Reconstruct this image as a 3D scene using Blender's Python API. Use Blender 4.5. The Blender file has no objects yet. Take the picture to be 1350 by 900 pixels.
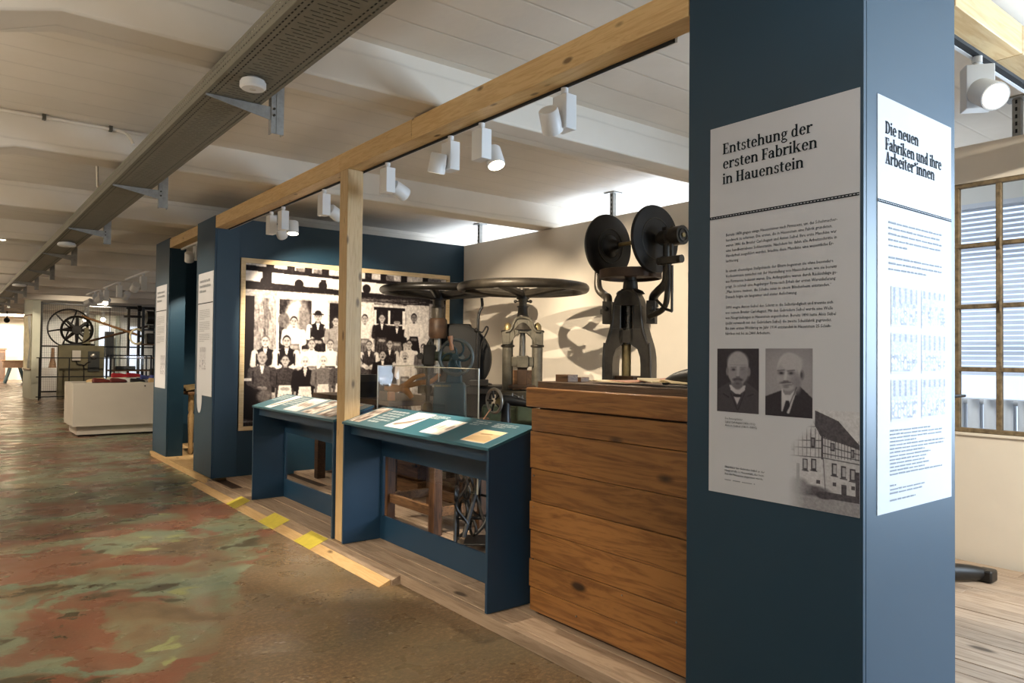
import bpy, math, random
import numpy as np
from mathutils import Vector, Matrix
random.seed(7)
rs = np.random.RandomState(5)
S = bpy.context.scene
COL = S.collection
PI = math.pi

# ---------------------------------------------------------------- camera
cd = bpy.data.cameras.new('camera'); cam = bpy.data.objects.new('camera', cd); COL.objects.link(cam)
cd.sensor_fit = 'HORIZONTAL'; cd.sensor_width = 36.0; cd.lens = 963.75/1350*36.0; cd.clip_start = .05; cd.clip_end = 200
CR = Vector((0.78967, -0.61345, 0.01053)); CU = Vector((-0.02022, -0.00886, 0.99976)); CF = Vector((0.6132, 0.78969, 0.0194))
m = Matrix((CR, CU, -CF)).transposed().to_4x4(); m.translation = (0, 0, 1.4); cam.matrix_world = m
S.camera = cam

# ---------------------------------------------------------------- world, exposure
w = bpy.data.worlds.new('world'); S.world = w; w.use_nodes = True
w.node_tree.nodes['Background'].inputs[0].default_value = (0.74, 0.84, 1.0, 1)
w.node_tree.nodes['Background'].inputs[1].default_value = 0.21
S.view_settings.view_transform = 'Standard'; S.view_settings.look = 'None'
S.view_settings.exposure = 0.14; S.view_settings.gamma = 1.0

WARM = (1.0, 0.84, 0.63)
def area(name, loc, rot, sx, sy, power, col):
    l = bpy.data.lights.new(name, 'AREA'); l.shape = 'RECTANGLE'; l.size = sx; l.size_y = sy; l.energy = power; l.color = col
    o = bpy.data.objects.new(name, l); COL.objects.link(o); o.location = loc; o.rotation_euler = rot; return o
def spot(name, loc, target, power, angle=40, col=WARM, size=.03, blend=.5, parent=None):
    l = bpy.data.lights.new(name, 'SPOT'); l.energy = power; l.color = col; l.spot_size = math.radians(angle); l.spot_blend = blend; l.shadow_soft_size = size
    o = bpy.data.objects.new(name, l); COL.objects.link(o); o.location = loc
    o.rotation_euler = (Vector(target)-Vector(loc)).to_track_quat('-Z', 'Y').to_euler(); return o

# daylight through the outer windows (cool), beyond the partition wall
area('window_daylight', (6.95, 6.2, 1.95), (0, math.radians(90), 0), 1.7, 5.8, 210, (.70, .82, 1.0))
area('window_daylight_near', (5.40, -1.7, 1.75), (0, math.radians(90), 0), 1.65, 4.4, 460, (.62, .80, 1.0))
# the hall's own lamps above the aisle, outside the frame or far away
for i, (x, y, tx, ty, tz, pw, an) in enumerate((
        (-1.3, 8.3, 2.25, 8.5, 1.5, 420, 34), (-1.3, 10.2, 2.25, 10.4, 1.4, 460, 34), (-1.6, 6.6, 1.9, 6.2, 0, 330, 40), (-1.0, 3.4, 1.7, 3.4, 0, 170, 46),
        (-.4, 11.0, 1.9, 13.9, .5, 380, 42), (-1.2, 15.5, .5, 16.8, 0, 500, 62), (.2, 22.5, 1.9, 26.0, 1.6, 420, 34), (-.6, 31, -.5, 42, 1.4, 2600, 60), (2.0, 33, 2.6, 42, 1.4, 1800, 60),
        (-2.2, 6.0, -.4, 6.0, 0, 420, 75), (-1.9, 1.6, .35, 3.7, 0, 300, 52), (-1.9, 9.6, .3, 10.4, 0, 420, 70), (-1.5, 27, .5, 31, 0, 700, 80), (4.0, 26.5, 4.2, 31, .9, 450, 56), (3.9, -.9, 5.45, 1.5, 1.3, 480, 62), (-2.2, 14.6, 1.66, 14.2, .5, 330, 30), (-.8, 36, .6, 42, 1.7, 3600, 100), (2.2, 36.5, 3, 42, 1.7, 2200, 100), (3.4, 22.6, 3.2, 25, 1.3, 160, 90), (3.9, 3.2, 4.6, 1.0, 0, 90, 60))):
    spot('hall_spotlight', (x, y, 2.95), (tx, ty, tz), pw, an, WARM if i not in (7, 8, 12, 13, 14) else (1, .92, .78), .05)
# added upward fill lights, no lamps there, to brighten the whitewashed ceiling
area('ceiling_fill', (-1.9, 6.0, 2.1), (PI, 0, 0), .5, 10, 255, (1, .90, .76))
area('ceiling_fill', (-1.5, 20, 2.1), (PI, 0, 0), .5, 14, 400, (1, .88, .74))
area('ceiling_fill', (1.0, -.6, 2.3), (PI, 0, 0), 1, 2.5, 52, (1, .97, .94))

# ================================================================= helpers
def V(*a): return Vector(a)
class MB:
    def __init__(s): s.v = []; s.f = []; s.c = None
    def add(s, vs, fs):
        n = len(s.v); s.v += [tuple(a) for a in vs]; s.f += [tuple(i+n for i in f) for f in fs]; return s
    def box(s, x0, x1, y0, y1, z0, z1):
        return s.add([(x0,y0,z0),(x1,y0,z0),(x1,y1,z0),(x0,y1,z0),(x0,y0,z1),(x1,y0,z1),(x1,y1,z1),(x0,y1,z1)],
                     [(0,3,2,1),(4,5,6,7),(0,1,5,4),(1,2,6,5),(2,3,7,6),(3,0,4,7)])
    def obox(s, c, ax, ay, az):      # oriented box: centre and three half-axis vectors
        c, ax, ay, az = map(Vector, (c, ax, ay, az)); vs = []
        for k in (-1, 1):
            for (i, j) in ((-1,-1),(1,-1),(1,1),(-1,1)): vs.append(c+ax*i+ay*j+az*k)
        return s.add(vs, [(0,3,2,1),(4,5,6,7),(0,1,5,4),(1,2,6,5),(2,3,7,6),(3,0,4,7)])
    def cyl(s, p0, p1, r0, r1=None, n=20, cap=True):
        return s.lathe(p0, p1, [(0, r0), (1, r0 if r1 is None else r1)], n, cap)
    def lathe(s, p0, p1, prof, n=24, cap=True):   # profile: (t along p0->p1, radius)
        p0, p1 = Vector(p0), Vector(p1); d = p1-p0
        a = d.orthogonal().normalized(); b = d.normalized().cross(a); vs = []; fs = []
        for t, r in prof:
            for i in range(n):
                g = 2*PI*i/n; vs.append(p0+d*t+(a*math.cos(g)+b*math.sin(g))*r)
        for k in range(len(prof)-1):
            for i in range(n):
                j = (i+1) % n; fs.append((k*n+i, k*n+j, (k+1)*n+j, (k+1)*n+i))
        if cap:
            fs.append(tuple(reversed(range(n)))); fs.append(tuple(range((len(prof)-1)*n, len(prof)*n)))
        return s.add(vs, fs)
    def tube(s, pts, r, n=10, sm=0, closed=False, flat=None):
        pts = [Vector(p) for p in pts]
        if sm: pts = smooth(pts, sm, closed)
        rr = r if isinstance(r, (list, tuple)) else None
        L = len(pts); vs = []; fs = []; prev = None
        for k, p in enumerate(pts):
            if closed: t = pts[(k+1) % L]-pts[k-1]
            else: t = pts[min(k+1, L-1)]-pts[max(k-1, 0)]
            t.normalize()
            if prev is None: a = t.orthogonal().normalized()
            else:
                a = prev-t*prev.dot(t)
                a = a.normalized() if a.length > 1e-6 else t.orthogonal().normalized()
            prev = a; b = t.cross(a)
            if rr: q = k/(L-1)*(len(rr)-1); i0 = min(int(q), len(rr)-2); rad = rr[i0]+(rr[i0+1]-rr[i0])*(q-i0)
            else: rad = r
            for i in range(n):
                g = 2*PI*i/n; vs.append(p+(a*math.cos(g)+b*math.sin(g))*rad)
        for k in range(L if closed else L-1):
            k2 = (k+1) % L
            for i in range(n):
                j = (i+1) % n; fs.append((k*n+i, k*n+j, k2*n+j, k2*n+i))
        if not closed: fs.append(tuple(reversed(range(n)))); fs.append(tuple(range((L-1)*n, L*n)))
        return s.add(vs, fs)
    def prism(s, poly, axis, a, b):  # polygon in the two other axes, extruded along axis
        def P(u, v, w): return {0: (w, u, v), 1: (u, w, v), 2: (u, v, w)}[axis]
        n = len(poly); vs = [P(u, v, a) for u, v in poly]+[P(u, v, b) for u, v in poly]
        fs = [tuple(range(n)), tuple(reversed(range(n, 2*n)))]+[(i, i+n, (i+1) % n+n, (i+1) % n) for i in range(n)]
        return s.add(vs, fs)
    def ring(s, c, nrm, R, r, n=48, m_=10, sx=1, sz=1):   # torus
        c, nrm = Vector(c), Vector(nrm).normalized(); a = nrm.orthogonal().normalized(); b = nrm.cross(a); vs = []; fs = []
        for i in range(n):
            g = 2*PI*i/n; e = a*math.cos(g)+b*math.sin(g)
            for j in range(m_):
                h = 2*PI*j/m_; vs.append(c+e*(R+r*sx*math.cos(h))+nrm*r*sz*math.sin(h))
        for i in range(n):
            for j in range(m_): fs.append((i*m_+j, ((i+1) % n)*m_+j, ((i+1) % n)*m_+(j+1) % m_, i*m_+(j+1) % m_))
        return s.add(vs, fs)
    def ball(s, c, r, n=14, sz=1):
        return s.lathe((c[0], c[1], c[2]-r*sz), (c[0], c[1], c[2]+r*sz), [((1-math.cos(PI*k/8))/2, max(r*math.sin(PI*k/8), r*.02)) for k in range(9)], n)
def smooth(P, k, closed=False):
    out = []; n = len(P)
    def g(i): return P[i % n] if closed else P[max(0, min(n-1, i))]
    for i in range(n if closed else n-1):
        a, b, c, d = g(i-1), g(i), g(i+1), g(i+2)
        for j in range(k):
            t = j/k; out.append(.5*((2*b)+(c-a)*t+(2*a-5*b+4*c-d)*t*t+(3*b-a-3*c+d)*t**3))
    if not closed: out.append(P[-1])
    return out

MATR = {}
def setm(o, par):
    MATR[o.name] = MATR[par.name] if par else Matrix()
def tag(o, label=None, cat=None, group=None, kind=None):
    if label: o['label'] = label
    if cat: o['category'] = cat
    if group: o['group'] = group
    if kind: o['kind'] = kind
    return o
def thing(name, label, cat, loc=(0,0,0), rz=0, group=None, kind=None):
    o = bpy.data.objects.new(name, None); COL.objects.link(o); o.empty_display_size = .1
    o.location = loc; o.rotation_euler = (0, 0, rz)
    MATR[o.name] = Matrix.Translation(loc) @ Matrix.Rotation(rz, 4, 'Z')
    return tag(o, label, cat, group, kind)
def obj(name, mb, mat, par=None, local=False, bev=0, label=None, cat=None, group=None, kind=None, smooth_=True, solid=0, colors=None, sharp=40):
    me = bpy.data.meshes.new(name); me.from_pydata(mb.v, [], mb.f); me.update()
    if par and not local: me.transform(MATR[par.name].inverted())
    if mat: me.materials.append(mat)
    if smooth_:
        me.polygons.foreach_set('use_smooth', [True]*len(me.polygons)); me.set_sharp_from_angle(angle=math.radians(sharp))
    o = bpy.data.objects.new(name, me); COL.objects.link(o)
    if par: o.parent = par
    setm(o, par)
    if bev:
        b = o.modifiers.new('bevel', 'BEVEL'); b.width = bev; b.segments = 2; b.limit_method = 'ANGLE'; b.angle_limit = math.radians(50)
    if solid:
        b = o.modifiers.new('solid', 'SOLIDIFY'); b.thickness = solid
    if colors is not None:
        ca = me.color_attributes.new('print', 'FLOAT_COLOR', 'POINT'); ca.data.foreach_set('color', colors.astype(np.float32).ravel())
    return tag(o, label, cat, group, kind)
def copy_tree(o, par=None, loc=None, rz=None, label=None):
    c = o.copy(); COL.objects.link(c)
    if par: c.parent = par
    if loc is not None: c.location = loc
    if rz is not None: c.rotation_euler = (0, 0, rz)
    if label: c['label'] = label
    MATR[c.name] = MATR[o.name]
    for ch in list(o.children): copy_tree(ch, c)
    return c

# ================================================================= materials
def srgb(r, g, b):
    f = lambda c: (c/255/12.92) if c/255 <= .04045 else ((c/255+.055)/1.055)**2.4
    return (f(r), f(g), f(b), 1)
class NT:
    def __init__(s, name):
        s.m = bpy.data.materials.new(name); s.m.use_nodes = True; s.t = s.m.node_tree; s.b = s.t.nodes['Principled BSDF']
    def n(s, typ, **kw):
        x = s.t.nodes.new(typ)
        for k, v in kw.items():
            if k.startswith('i_'):
                x.inputs[k[2:].replace('_', ' ')].default_value = v
            else: setattr(x, k, v)
        return x
    def l(s, a, b): s.t.links.new(a, b)
    def coords(s, scale=(1,1,1), obj_rand=False, world=False):
        if world:
            g = s.n('ShaderNodeNewGeometry'); src = g.outputs['Position']
        else:
            g = s.n('ShaderNodeTexCoord'); src = g.outputs['Object']
        mp = s.n('ShaderNodeMapping'); mp.inputs['Scale'].default_value = scale; s.l(src, mp.inputs['Vector'])
        if obj_rand:
            oi = s.n('ShaderNodeObjectInfo'); mu = s.n('ShaderNodeMath', operation='MULTIPLY'); mu.inputs[1].default_value = 37.0
            s.l(oi.outputs['Random'], mu.inputs[0]); cb = s.n('ShaderNodeCombineXYZ')
            for k in range(3): s.l(mu.outputs[0], cb.inputs[k])
            s.l(cb.outputs[0], mp.inputs['Location'])
        return mp.outputs[0]
    def ramp(s, fac, stops):
        r = s.n('ShaderNodeValToRGB'); e = r.color_ramp.elements
        while len(e) < len(stops): e.new(.5)
        for k, (p, c) in enumerate(stops): e[k].position = p; e[k].color = c
        s.l(fac, r.inputs[0]); return r.outputs[0]
    def mix(s, fac, a, b, mode='MIX'):
        x = s.n('ShaderNodeMix', data_type='RGBA', blend_type=mode)
        for inp, val in ((x.inputs[0], fac), (x.inputs[6], a), (x.inputs[7], b)):
            if hasattr(val, 'links'): s.l(val, inp)
            else: inp.default_value = val
        return x.outputs[2]
    def noise(s, vec, scale, detail=4, rough=.5, dist=0):
        x = s.n('ShaderNodeTexNoise'); x.inputs['Scale'].default_value = scale; x.inputs['Detail'].default_value = detail
        x.inputs['Roughness'].default_value = rough; x.inputs['Distortion'].default_value = dist; s.l(vec, x.inputs['Vector']); return x.outputs[0]
    def bump(s, h, strength=.3, dist=.01):
        b = s.n('ShaderNodeBump'); b.inputs['Strength'].default_value = strength; b.inputs['Distance'].default_value = dist
        s.l(h, b.inputs['Height']); s.l(b.outputs[0], s.b.inputs['Normal'])
    def base(s, c, rough=.5, metal=0, spec=None):
        if hasattr(c, 'links'): s.l(c, s.b.inputs['Base Color'])
        else: s.b.inputs['Base Color'].default_value = c
        if hasattr(rough, 'links'): s.l(rough, s.b.inputs['Roughness'])
        else: s.b.inputs['Roughness'].default_value = rough
        s.b.inputs['Metallic'].default_value = metal
        if spec is not None: s.b.inputs['Specular IOR Level'].default_value = spec
        return s.m
def paint(name, c, rough=.5, metal=0, var=.12, sc=6, bmp=.0, spec=None, c2=None):
    t = NT(name); v = t.coords(); nz = t.noise(v, sc, 5, .6)
    dark = tuple(x*(1-var*2) for x in c[:3])+(1,) if c2 is None else c2
    col = t.ramp(nz, [(.3, dark), (.62, c)])
    if bmp: t.bump(t.noise(v, sc*12, 3), bmp, .004)
    return t.base(col, rough, metal, spec)
def wood(name, c1, c2, axis=0, sc=1.0, rough=.55, knots=True, rnd=True, knotc=None, bmp=.15):
    t = NT(name); s1 = [14*sc]*3; s1[axis] = 1.1*sc
    v = t.coords(tuple(s1), rnd)
    g = t.noise(v, 1.0, 5, .6, 1.2)
    wv = t.n('ShaderNodeMath', operation='MULTIPLY'); wv.inputs[1].default_value = 9; t.l(g, wv.inputs[0])
    fr = t.n('ShaderNodeMath', operation='PINGPONG'); fr.inputs[1].default_value = 1; t.l(wv.outputs[0], fr.inputs[0])
    f2 = t.noise(v, 5, 3)
    ad = t.n('ShaderNodeMath', operation='MULTIPLY_ADD'); ad.inputs[1].default_value = .55; t.l(fr.outputs[0], ad.inputs[0]); t.l(f2, ad.inputs[2])
    col = t.ramp(ad.outputs[0], [(.25, c2), (.95, c1)])
    oi = t.n('ShaderNodeObjectInfo')
    if rnd:
        br = t.ramp(oi.outputs['Random'], [(0, (.72,.72,.72,1)), (1, (1,1,1,1))]); col = t.mix(1.0, col, br, 'MULTIPLY')
    if knots:
        s2 = [5.5*sc]*3; s2[axis] = 2.2*sc; v2 = t.coords(tuple(s2), rnd)
        vo = t.n('ShaderNodeTexVoronoi'); vo.inputs['Scale'].default_value = 1.0; t.l(v2, vo.inputs['Vector'])
        k = t.ramp(vo.outputs['Distance'], [(.08, (1,1,1,1)), (.15, (0,0,0,1))])
        col = t.mix(k, col, knotc or tuple(x*.35 for x in c2[:3])+(1,))
    t.bump(ad.outputs[0], bmp, .003)
    return t.base(col, rough)

M = {}
M['teal'] = paint('teal_lacquer', srgb(25, 58, 78), .48, var=.04, sc=1.5)
M['desk_top'] = paint('teal_desk_print_lit', srgb(50, 100, 116), .4, var=.04, sc=1.5)  # lighter than the desk body: strong light on the tops painted in
M['teal_dark'] = paint('petrol_board', srgb(28, 60, 86), .46, var=.04, sc=1.5)
M['poster'] = paint('poster_paper', srgb(200, 202, 208), .6, var=.01, spec=.25)
M['ink'] = paint('ink', srgb(28, 36, 42), .8, var=.02, spec=.15)
M['ink_grey_glare'] = paint('glare_grey_ink', srgb(142, 146, 152), .8, var=.02, spec=.15)  # mid-grey partly stands for glare washing out dark poster print
M['ink_pale'] = paint('pale_ink', srgb(180, 192, 196), .4, var=.02)
M['white_paint'] = paint('white_powder_coat', srgb(228, 228, 226), .4, var=.02)
M['white_lac'] = paint('white_lacquer', srgb(206, 200, 190), .5, var=.03, sc=2)
M['wall'] = paint('cream_wall', srgb(232, 222, 206), .85, var=.03, sc=2, bmp=.1)
M['wall_white'] = paint('white_wall', srgb(235, 232, 224), .85, var=.03, sc=1)
M['pier'] = paint('grey_green_plaster', srgb(176, 178, 164), .85, var=.03)
M['iron'] = paint('dark_cast_iron', srgb(68, 62, 53), .42, .45, var=.3, sc=9, bmp=.15)
M['iron_black'] = paint('black_enamel_iron', srgb(32, 29, 26), .4, .15, var=.3, sc=8, bmp=.1)
M['iron_grey'] = paint('grey_green_cast_iron', srgb(104, 98, 84), .5, .35, var=.25, sc=10, bmp=.15)
M['iron_rust'] = paint('worn_brown_iron', srgb(76, 54, 36), .55, .25, var=.3, sc=8, bmp=.1)
M['brass'] = paint('worn_brass', srgb(150, 132, 92), .45, .7, var=.25, sc=12)
M['steel'] = paint('worn_steel', srgb(160, 156, 148), .35, .85, var=.2, sc=14)
M['galv'] = paint('galvanised_steel', srgb(160, 160, 156), .45, .3, var=.12, sc=30)
M['tray'] = paint('galvanised_tray', srgb(124, 120, 106), .6, .15, var=.06, sc=10)
M['blue_machine'] = paint('blue_green_enamel', srgb(52, 74, 76), .42, .1, var=.12, sc=8)
M['wheel_grey'] = paint('grey_blue_wheel_enamel', srgb(92, 100, 98), .4, .2, var=.1)
M['green_machine'] = paint('green_enamel', srgb(96, 104, 76), .45, .1, var=.2, sc=8)
M['copper'] = paint('turned_beech', srgb(196, 138, 96), .45, var=.15)
M['leather'] = paint('tan_leather', srgb(150, 128, 88), .65, var=.3, sc=10, bmp=.2)
M['leather_black'] = paint('black_leather', srgb(22, 20, 20), .5, var=.2)
M['card'] = paint('pattern_card', srgb(214, 196, 158), .7, var=.12, sc=8)
M['card_pink'] = paint('pink_card', srgb(200, 150, 126), .7, var=.1, sc=8)
M['slot'] = paint('black_track', srgb(13, 13, 13), .7)
M['concrete'] = paint('block_concrete', srgb(118, 112, 88), .85, var=.15, sc=3, bmp=.2)
M['gauge'] = paint('slate_panel', srgb(60, 62, 58), .5, var=.1)
M['belt'] = paint('leather_belt', srgb(128, 92, 54), .7, var=.2, sc=12)
M['rust_frame'] = paint('rusty_window_steel', srgb(134, 116, 88), .75, .05, var=.3, sc=26, bmp=.4)
M['radiator'] = paint('radiator_enamel', srgb(225, 226, 228), .4, var=.02)
M['blind'] = paint('blind_slat', srgb(214, 220, 230), .55, var=.03)
M['tape'] = paint('yellow_tape', srgb(206, 190, 74), .6, var=.08, sc=20)
M['shoe_red'] = paint('red_suede', srgb(168, 24, 34), .7, var=.15)
M['shoe_blue'] = paint('blue_suede', srgb(84, 92, 160), .7, var=.15)
M['shoe_brown'] = paint('oxblood_leather', srgb(112, 50, 44), .5, var=.15)
M['shoe_tan'] = paint('tan_shoe_leather', srgb(206, 174, 124), .6, var=.15)
M['shoe_cream'] = paint('cream_canvas', srgb(222, 222, 200), .7, var=.1)
M['canvas'] = paint('aged_map_paper', srgb(206, 198, 168), .8, var=.25, sc=5)
M['pine'] = wood('pine_beam', srgb(230, 194, 136), srgb(208, 164, 106), 1, 1.6, .5)
M['pine_x'] = wood('pine_beam_across', srgb(222, 190, 138), srgb(200, 158, 104), 0, 1.0, .5)
M['pine_z'] = wood('pine_post', srgb(228, 196, 144), srgb(208, 170, 116), 2, 1.5, .5)
M['ply'] = wood('pale_ply_ramp', srgb(206, 174, 126), srgb(182, 146, 98), 1, 1.3, .6, rnd=False)
M['board'] = wood('weathered_floorboard', srgb(176, 154, 132), srgb(134, 112, 92), 1, .9, .55)
M['crate'] = wood('stained_crate_plank', srgb(164, 114, 62), srgb(112, 70, 36), 1, 1.0, .42, knotc=srgb(48, 26, 14))
M['crate_top'] = wood('dark_bench_board', srgb(112, 88, 66), srgb(70, 52, 38), 1, 1.3, .5)
M['oldwood'] = wood('old_brown_wood', srgb(112, 78, 52), srgb(64, 42, 28), 2, 1.2, .5)
M['oldwood_y'] = wood('old_brown_timber', srgb(136, 100, 66), srgb(84, 58, 38), 1, 1.2, .6)
M['darkwood'] = wood('dark_workbench_wood', srgb(78, 56, 40), srgb(42, 30, 22), 1, 1.2, .55)
M['bentwood'] = paint('orange_bentwood', srgb(186, 124, 62), .5, var=.2, sc=10)
M['frame'] = wood('pale_frame_moulding', srgb(228, 204, 160), srgb(208, 180, 132), 0, 2.0, .5, knots=False, rnd=False)
def emis(name, c, s):
    t = NT(name); t.b.inputs['Emission Color'].default_value = c; t.b.inputs['Emission Strength'].default_value = s; return t.base(c, .4)
M['lamp'] = emis('lit_lens', (1, .86, .62, 1), 12)
M['lens_dim'] = emis('dim_lens', (1, .9, .75, 1), 1.2)
M['sky'] = emis('bright_overcast_outside', (.78, .87, 1, 1), .85)
def print_mat():
    t = NT('printed_picture'); a = t.n('ShaderNodeVertexColor'); a.layer_name = 'print'; return t.base(a.outputs[0], .65, 0, .2)
M['print'] = print_mat()
def glass(name, alpha=.1, rough=0.02, tint=(1,1,1,1)):
    t = NT(name); t.b.inputs['Roughness'].default_value = rough; t.b.inputs['Base Color'].default_value = tint
    tr = t.n('ShaderNodeBsdfTransparent'); tr.inputs[0].default_value = tint; mx = t.n('ShaderNodeMixShader'); gl = t.n('ShaderNodeBsdfGlossy'); gl.inputs['Roughness'].default_value = rough
    lw0 = t.n('ShaderNodeLayerWeight'); lw = t.n('ShaderNodeMath', operation='POWER'); lw.inputs[1].default_value = 4.0; t.l(lw0.outputs['Facing'], lw.inputs[0])
    ad = t.n('ShaderNodeMath', operation='ADD'); ad.inputs[1].default_value = alpha; t.l(lw.outputs[0], ad.inputs[0])
    t.l(ad.outputs[0], mx.inputs[0]); t.l(tr.outputs[0], mx.inputs[1]); t.l(gl.outputs[0], mx.inputs[2])
    t.l(mx.outputs[0], t.t.nodes['Material Output'].inputs[0]); return t.m
M['plexi'] = glass('clear_plexiglass', .02)
M['plexi_edge'] = paint('polished_plexi_edge', srgb(205, 200, 180), .25)
M['pane'] = glass('window_pane', .03, .15, (.93, .96, 1, 1))
def ceiling_mat():
    t = NT('limewashed_board_formed_concrete'); v = t.coords(world=True)
    sp = t.n('ShaderNodeSeparateXYZ'); t.l(v, sp.inputs[0])
    sm = t.n('ShaderNodeMath', operation='MULTIPLY_ADD'); sm.inputs[1].default_value = 1.0; t.l(sp.outputs[1], sm.inputs[0])
    t.l(sp.outputs[2], sm.inputs[2])
    nz = t.noise(v, 1.5, 3); a2 = t.n('ShaderNodeMath', operation='MULTIPLY_ADD'); a2.inputs[1].default_value = .03; t.l(nz, a2.inputs[0]); t.l(sm.outputs[0], a2.inputs[2])
    pp = t.n('ShaderNodeMath', operation='PINGPONG'); pp.inputs[1].default_value = .14; t.l(a2.outputs[0], pp.inputs[0])
    ln = t.ramp(pp.outputs[0], [(0, (0,0,0,1)), (.012, (1,1,1,1))])
    big = t.noise(v, .9, 5, .6); fine = t.noise(v, 18, 4)
    col = t.ramp(big, [(.3, srgb(216, 208, 194)), (.7, srgb(230, 223, 212))])
    br = t.mix(.1, col, ln, 'MULTIPLY')
    ad = t.n('ShaderNodeMath', operation='MULTIPLY_ADD'); ad.inputs[1].default_value = .4; t.l(fine, ad.inputs[0])
    x = t.n('ShaderNodeRGBToBW'); t.l(ln, x.inputs[0]); t.l(x.outputs[0], ad.inputs[2])
    t.bump(ad.outputs[0], .45, .006)
    return t.base(br, .85)
M['ceiling'] = ceiling_mat()
def floor_mat():
    t = NT('painted_worn_concrete'); v = t.coords((1.1, 1.35, 1), world=True)
    wx = t.n('ShaderNodeTexNoise'); wx.inputs['Scale'].default_value = .9; wx.inputs['Detail'].default_value = 3; t.l(v, wx.inputs['Vector'])
    vm = t.n('ShaderNodeVectorMath', operation='MULTIPLY_ADD'); vm.inputs[1].default_value = (.9, .9, .9); t.l(wx.outputs[1], vm.inputs[0]); t.l(v, vm.inputs[2])
    wv = vm.outputs[0]
    n1 = t.noise(wv, 1.0, 6, .6); n2 = t.noise(wv, 1.35, 6, .6); n3 = t.noise(wv, 2.0, 6, .62)
    sp = t.n('ShaderNodeSeparateXYZ'); g = t.n('ShaderNodeNewGeometry'); t.l(g.outputs['Position'], sp.inputs[0])
    base = t.ramp(n1, [(.32, srgb(98, 84, 64)), (.40, srgb(122, 104, 80)), (.46, srgb(120, 118, 94)), (.49, srgb(126, 132, 108)), (.56, srgb(112, 124, 104)), (.60, srgb(118, 102, 78)), (.68, srgb(100, 84, 64))])
    red = t.ramp(n2, [(.505, (0,0,0,1)), (.52, (.75,.75,.75,1)), (.7, (.9,.9,.9,1))])
    c = t.mix(red, base, srgb(126, 78, 60))
    drk = t.ramp(n3, [(.60, (0,0,0,1)), (.63, (1,1,1,1))]); c = t.mix(drk, c, srgb(78, 72, 54))
    lt = t.ramp(t.noise(wv, 2.4, 4), [(.66, (0,0,0,1)), (.68, (1,1,1,1))]); c = t.mix(lt, c, srgb(146, 150, 104))
    # bare brown screed by the exhibit (near right)
    s1 = t.n('ShaderNodeMath', operation='MULTIPLY_ADD'); s1.inputs[1].default_value = .5; t.l(sp.outputs[0], s1.inputs[0])
    ng = t.n('ShaderNodeMath', operation='MULTIPLY_ADD'); ng.inputs[1].default_value = -.275; t.l(sp.outputs[1], ng.inputs[0]); na = t.n('ShaderNodeMath', operation='MULTIPLY_ADD'); na.inputs[1].default_value = .6; na.inputs[2].default_value = .5; t.l(n1, na.inputs[0]); t.l(na.outputs[0], ng.inputs[2]); t.l(ng.outputs[0], s1.inputs[2])
    mk = t.ramp(s1.outputs[0], [(.27, (0,0,0,1)), (.285, (1,1,1,1))])
    spk = t.noise(v, 34, 5, .75); br = t.ramp(spk, [(.35, srgb(88, 70, 52)), (.5, srgb(112, 92, 68)), (.64, srgb(150, 126, 96))])
    big2 = t.noise(v, 1.2, 4); br = t.mix(t.ramp(big2, [(.42, (0,0,0,1)), (.62, (.5,.5,.5,1))]), br, srgb(104, 98, 78))
    c = t.mix(mk, c, br)
    # carpet-brown far end
    fm = t.n('ShaderNodeMath', operation='GREATER_THAN'); fm.inputs[1].default_value = 19.0; t.l(sp.outputs[1], fm.inputs[0])
    c = t.mix(fm.outputs[0], c, srgb(124, 104, 84))
    fn = t.noise(v, 60, 4, .7); c = t.mix(.42, c, t.ramp(fn, [(.3, (.35,.33,.3,1)), (.7, (1,1,1,1))]), 'MULTIPLY')
    rg = t.ramp(t.noise(v, 2.5, 4), [(.35, (.2,.2,.2,1)), (.7, (.42,.42,.42,1))])
    t.bump(t.noise(v, 60, 4, .7), .10, .002)
    return t.base(c, rg, 0, .45)
M['floor'] = floor_mat()

# ================================================================= the room
def struct(name, mb, mat, bev=0, **k): return obj(name, mb, mat, bev=bev, kind='structure', **k)
struct('floor', MB().box(-6, 9, -5, 44, -.1, 0), M['floor'])
struct('ceiling', MB().box(-6, 9, -5, 44, 3.12, 3.3), M['ceiling'])
for k in range(-2, 15):
    y0 = 3.66+2.645*k; y1 = y0+.28
    poly = [(.37, 2.865), (7.2, 2.865), (7.2, 3.13), (-6, 3.13), (-6, 2.865), (-1.95, 2.865), (-1.35, 2.69), (-1.35, 2.36), (-.75, 2.36), (-.75, 2.54)]
    struct('trim_%d' % (k+3), MB().prism(poly, 1, y0, y1), M['ceiling'], bev=.012, label='whitewashed concrete ceiling beam')
    if -5 < y0 < 44 and k != 8: struct('column_%d' % (k+3), MB().box(-1.3, -.8, y0-.1, y1+.1, 0, 2.4), M['ceiling'], bev=.02)
struct('wall_end', MB().box(-6, 9, 42, 42.2, 0, 3.15), M['wall_white'])
struct('wall_left', MB().box(-6.2, -6, 7, 44, 0, 3.15), M['wall_white'])
# partition (cream) with a re-used factory window in its near half
PX = 5.467
pw = MB().box(PX, PX+.12, 2.097, 12.5, 0.0, 2.86).box(PX, PX+.12, -4.9, 2.097, 0.0, .915).box(PX, PX+.12, -4.9, 2.097, 2.605, 2.86)
struct('wall_right', pw, M['wall'])
struct('wall_outer', MB().box(7.15, 7.35, -5, 16, 0, .8).box(7.15, 7.35, -5, 16, 2.75, 3.15), M['wall_white'])
for i in range(8):
    y = -4.6+i*2.645; struct('trim_%d' % (20+i), MB().box(7.1, 7.4, y-.25, y+.25, .8, 2.75), M['wall_white'])
struct('window_2', MB().box(7.3, 7.34, -5, 16, .8, 2.75), M['sky'])
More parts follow.
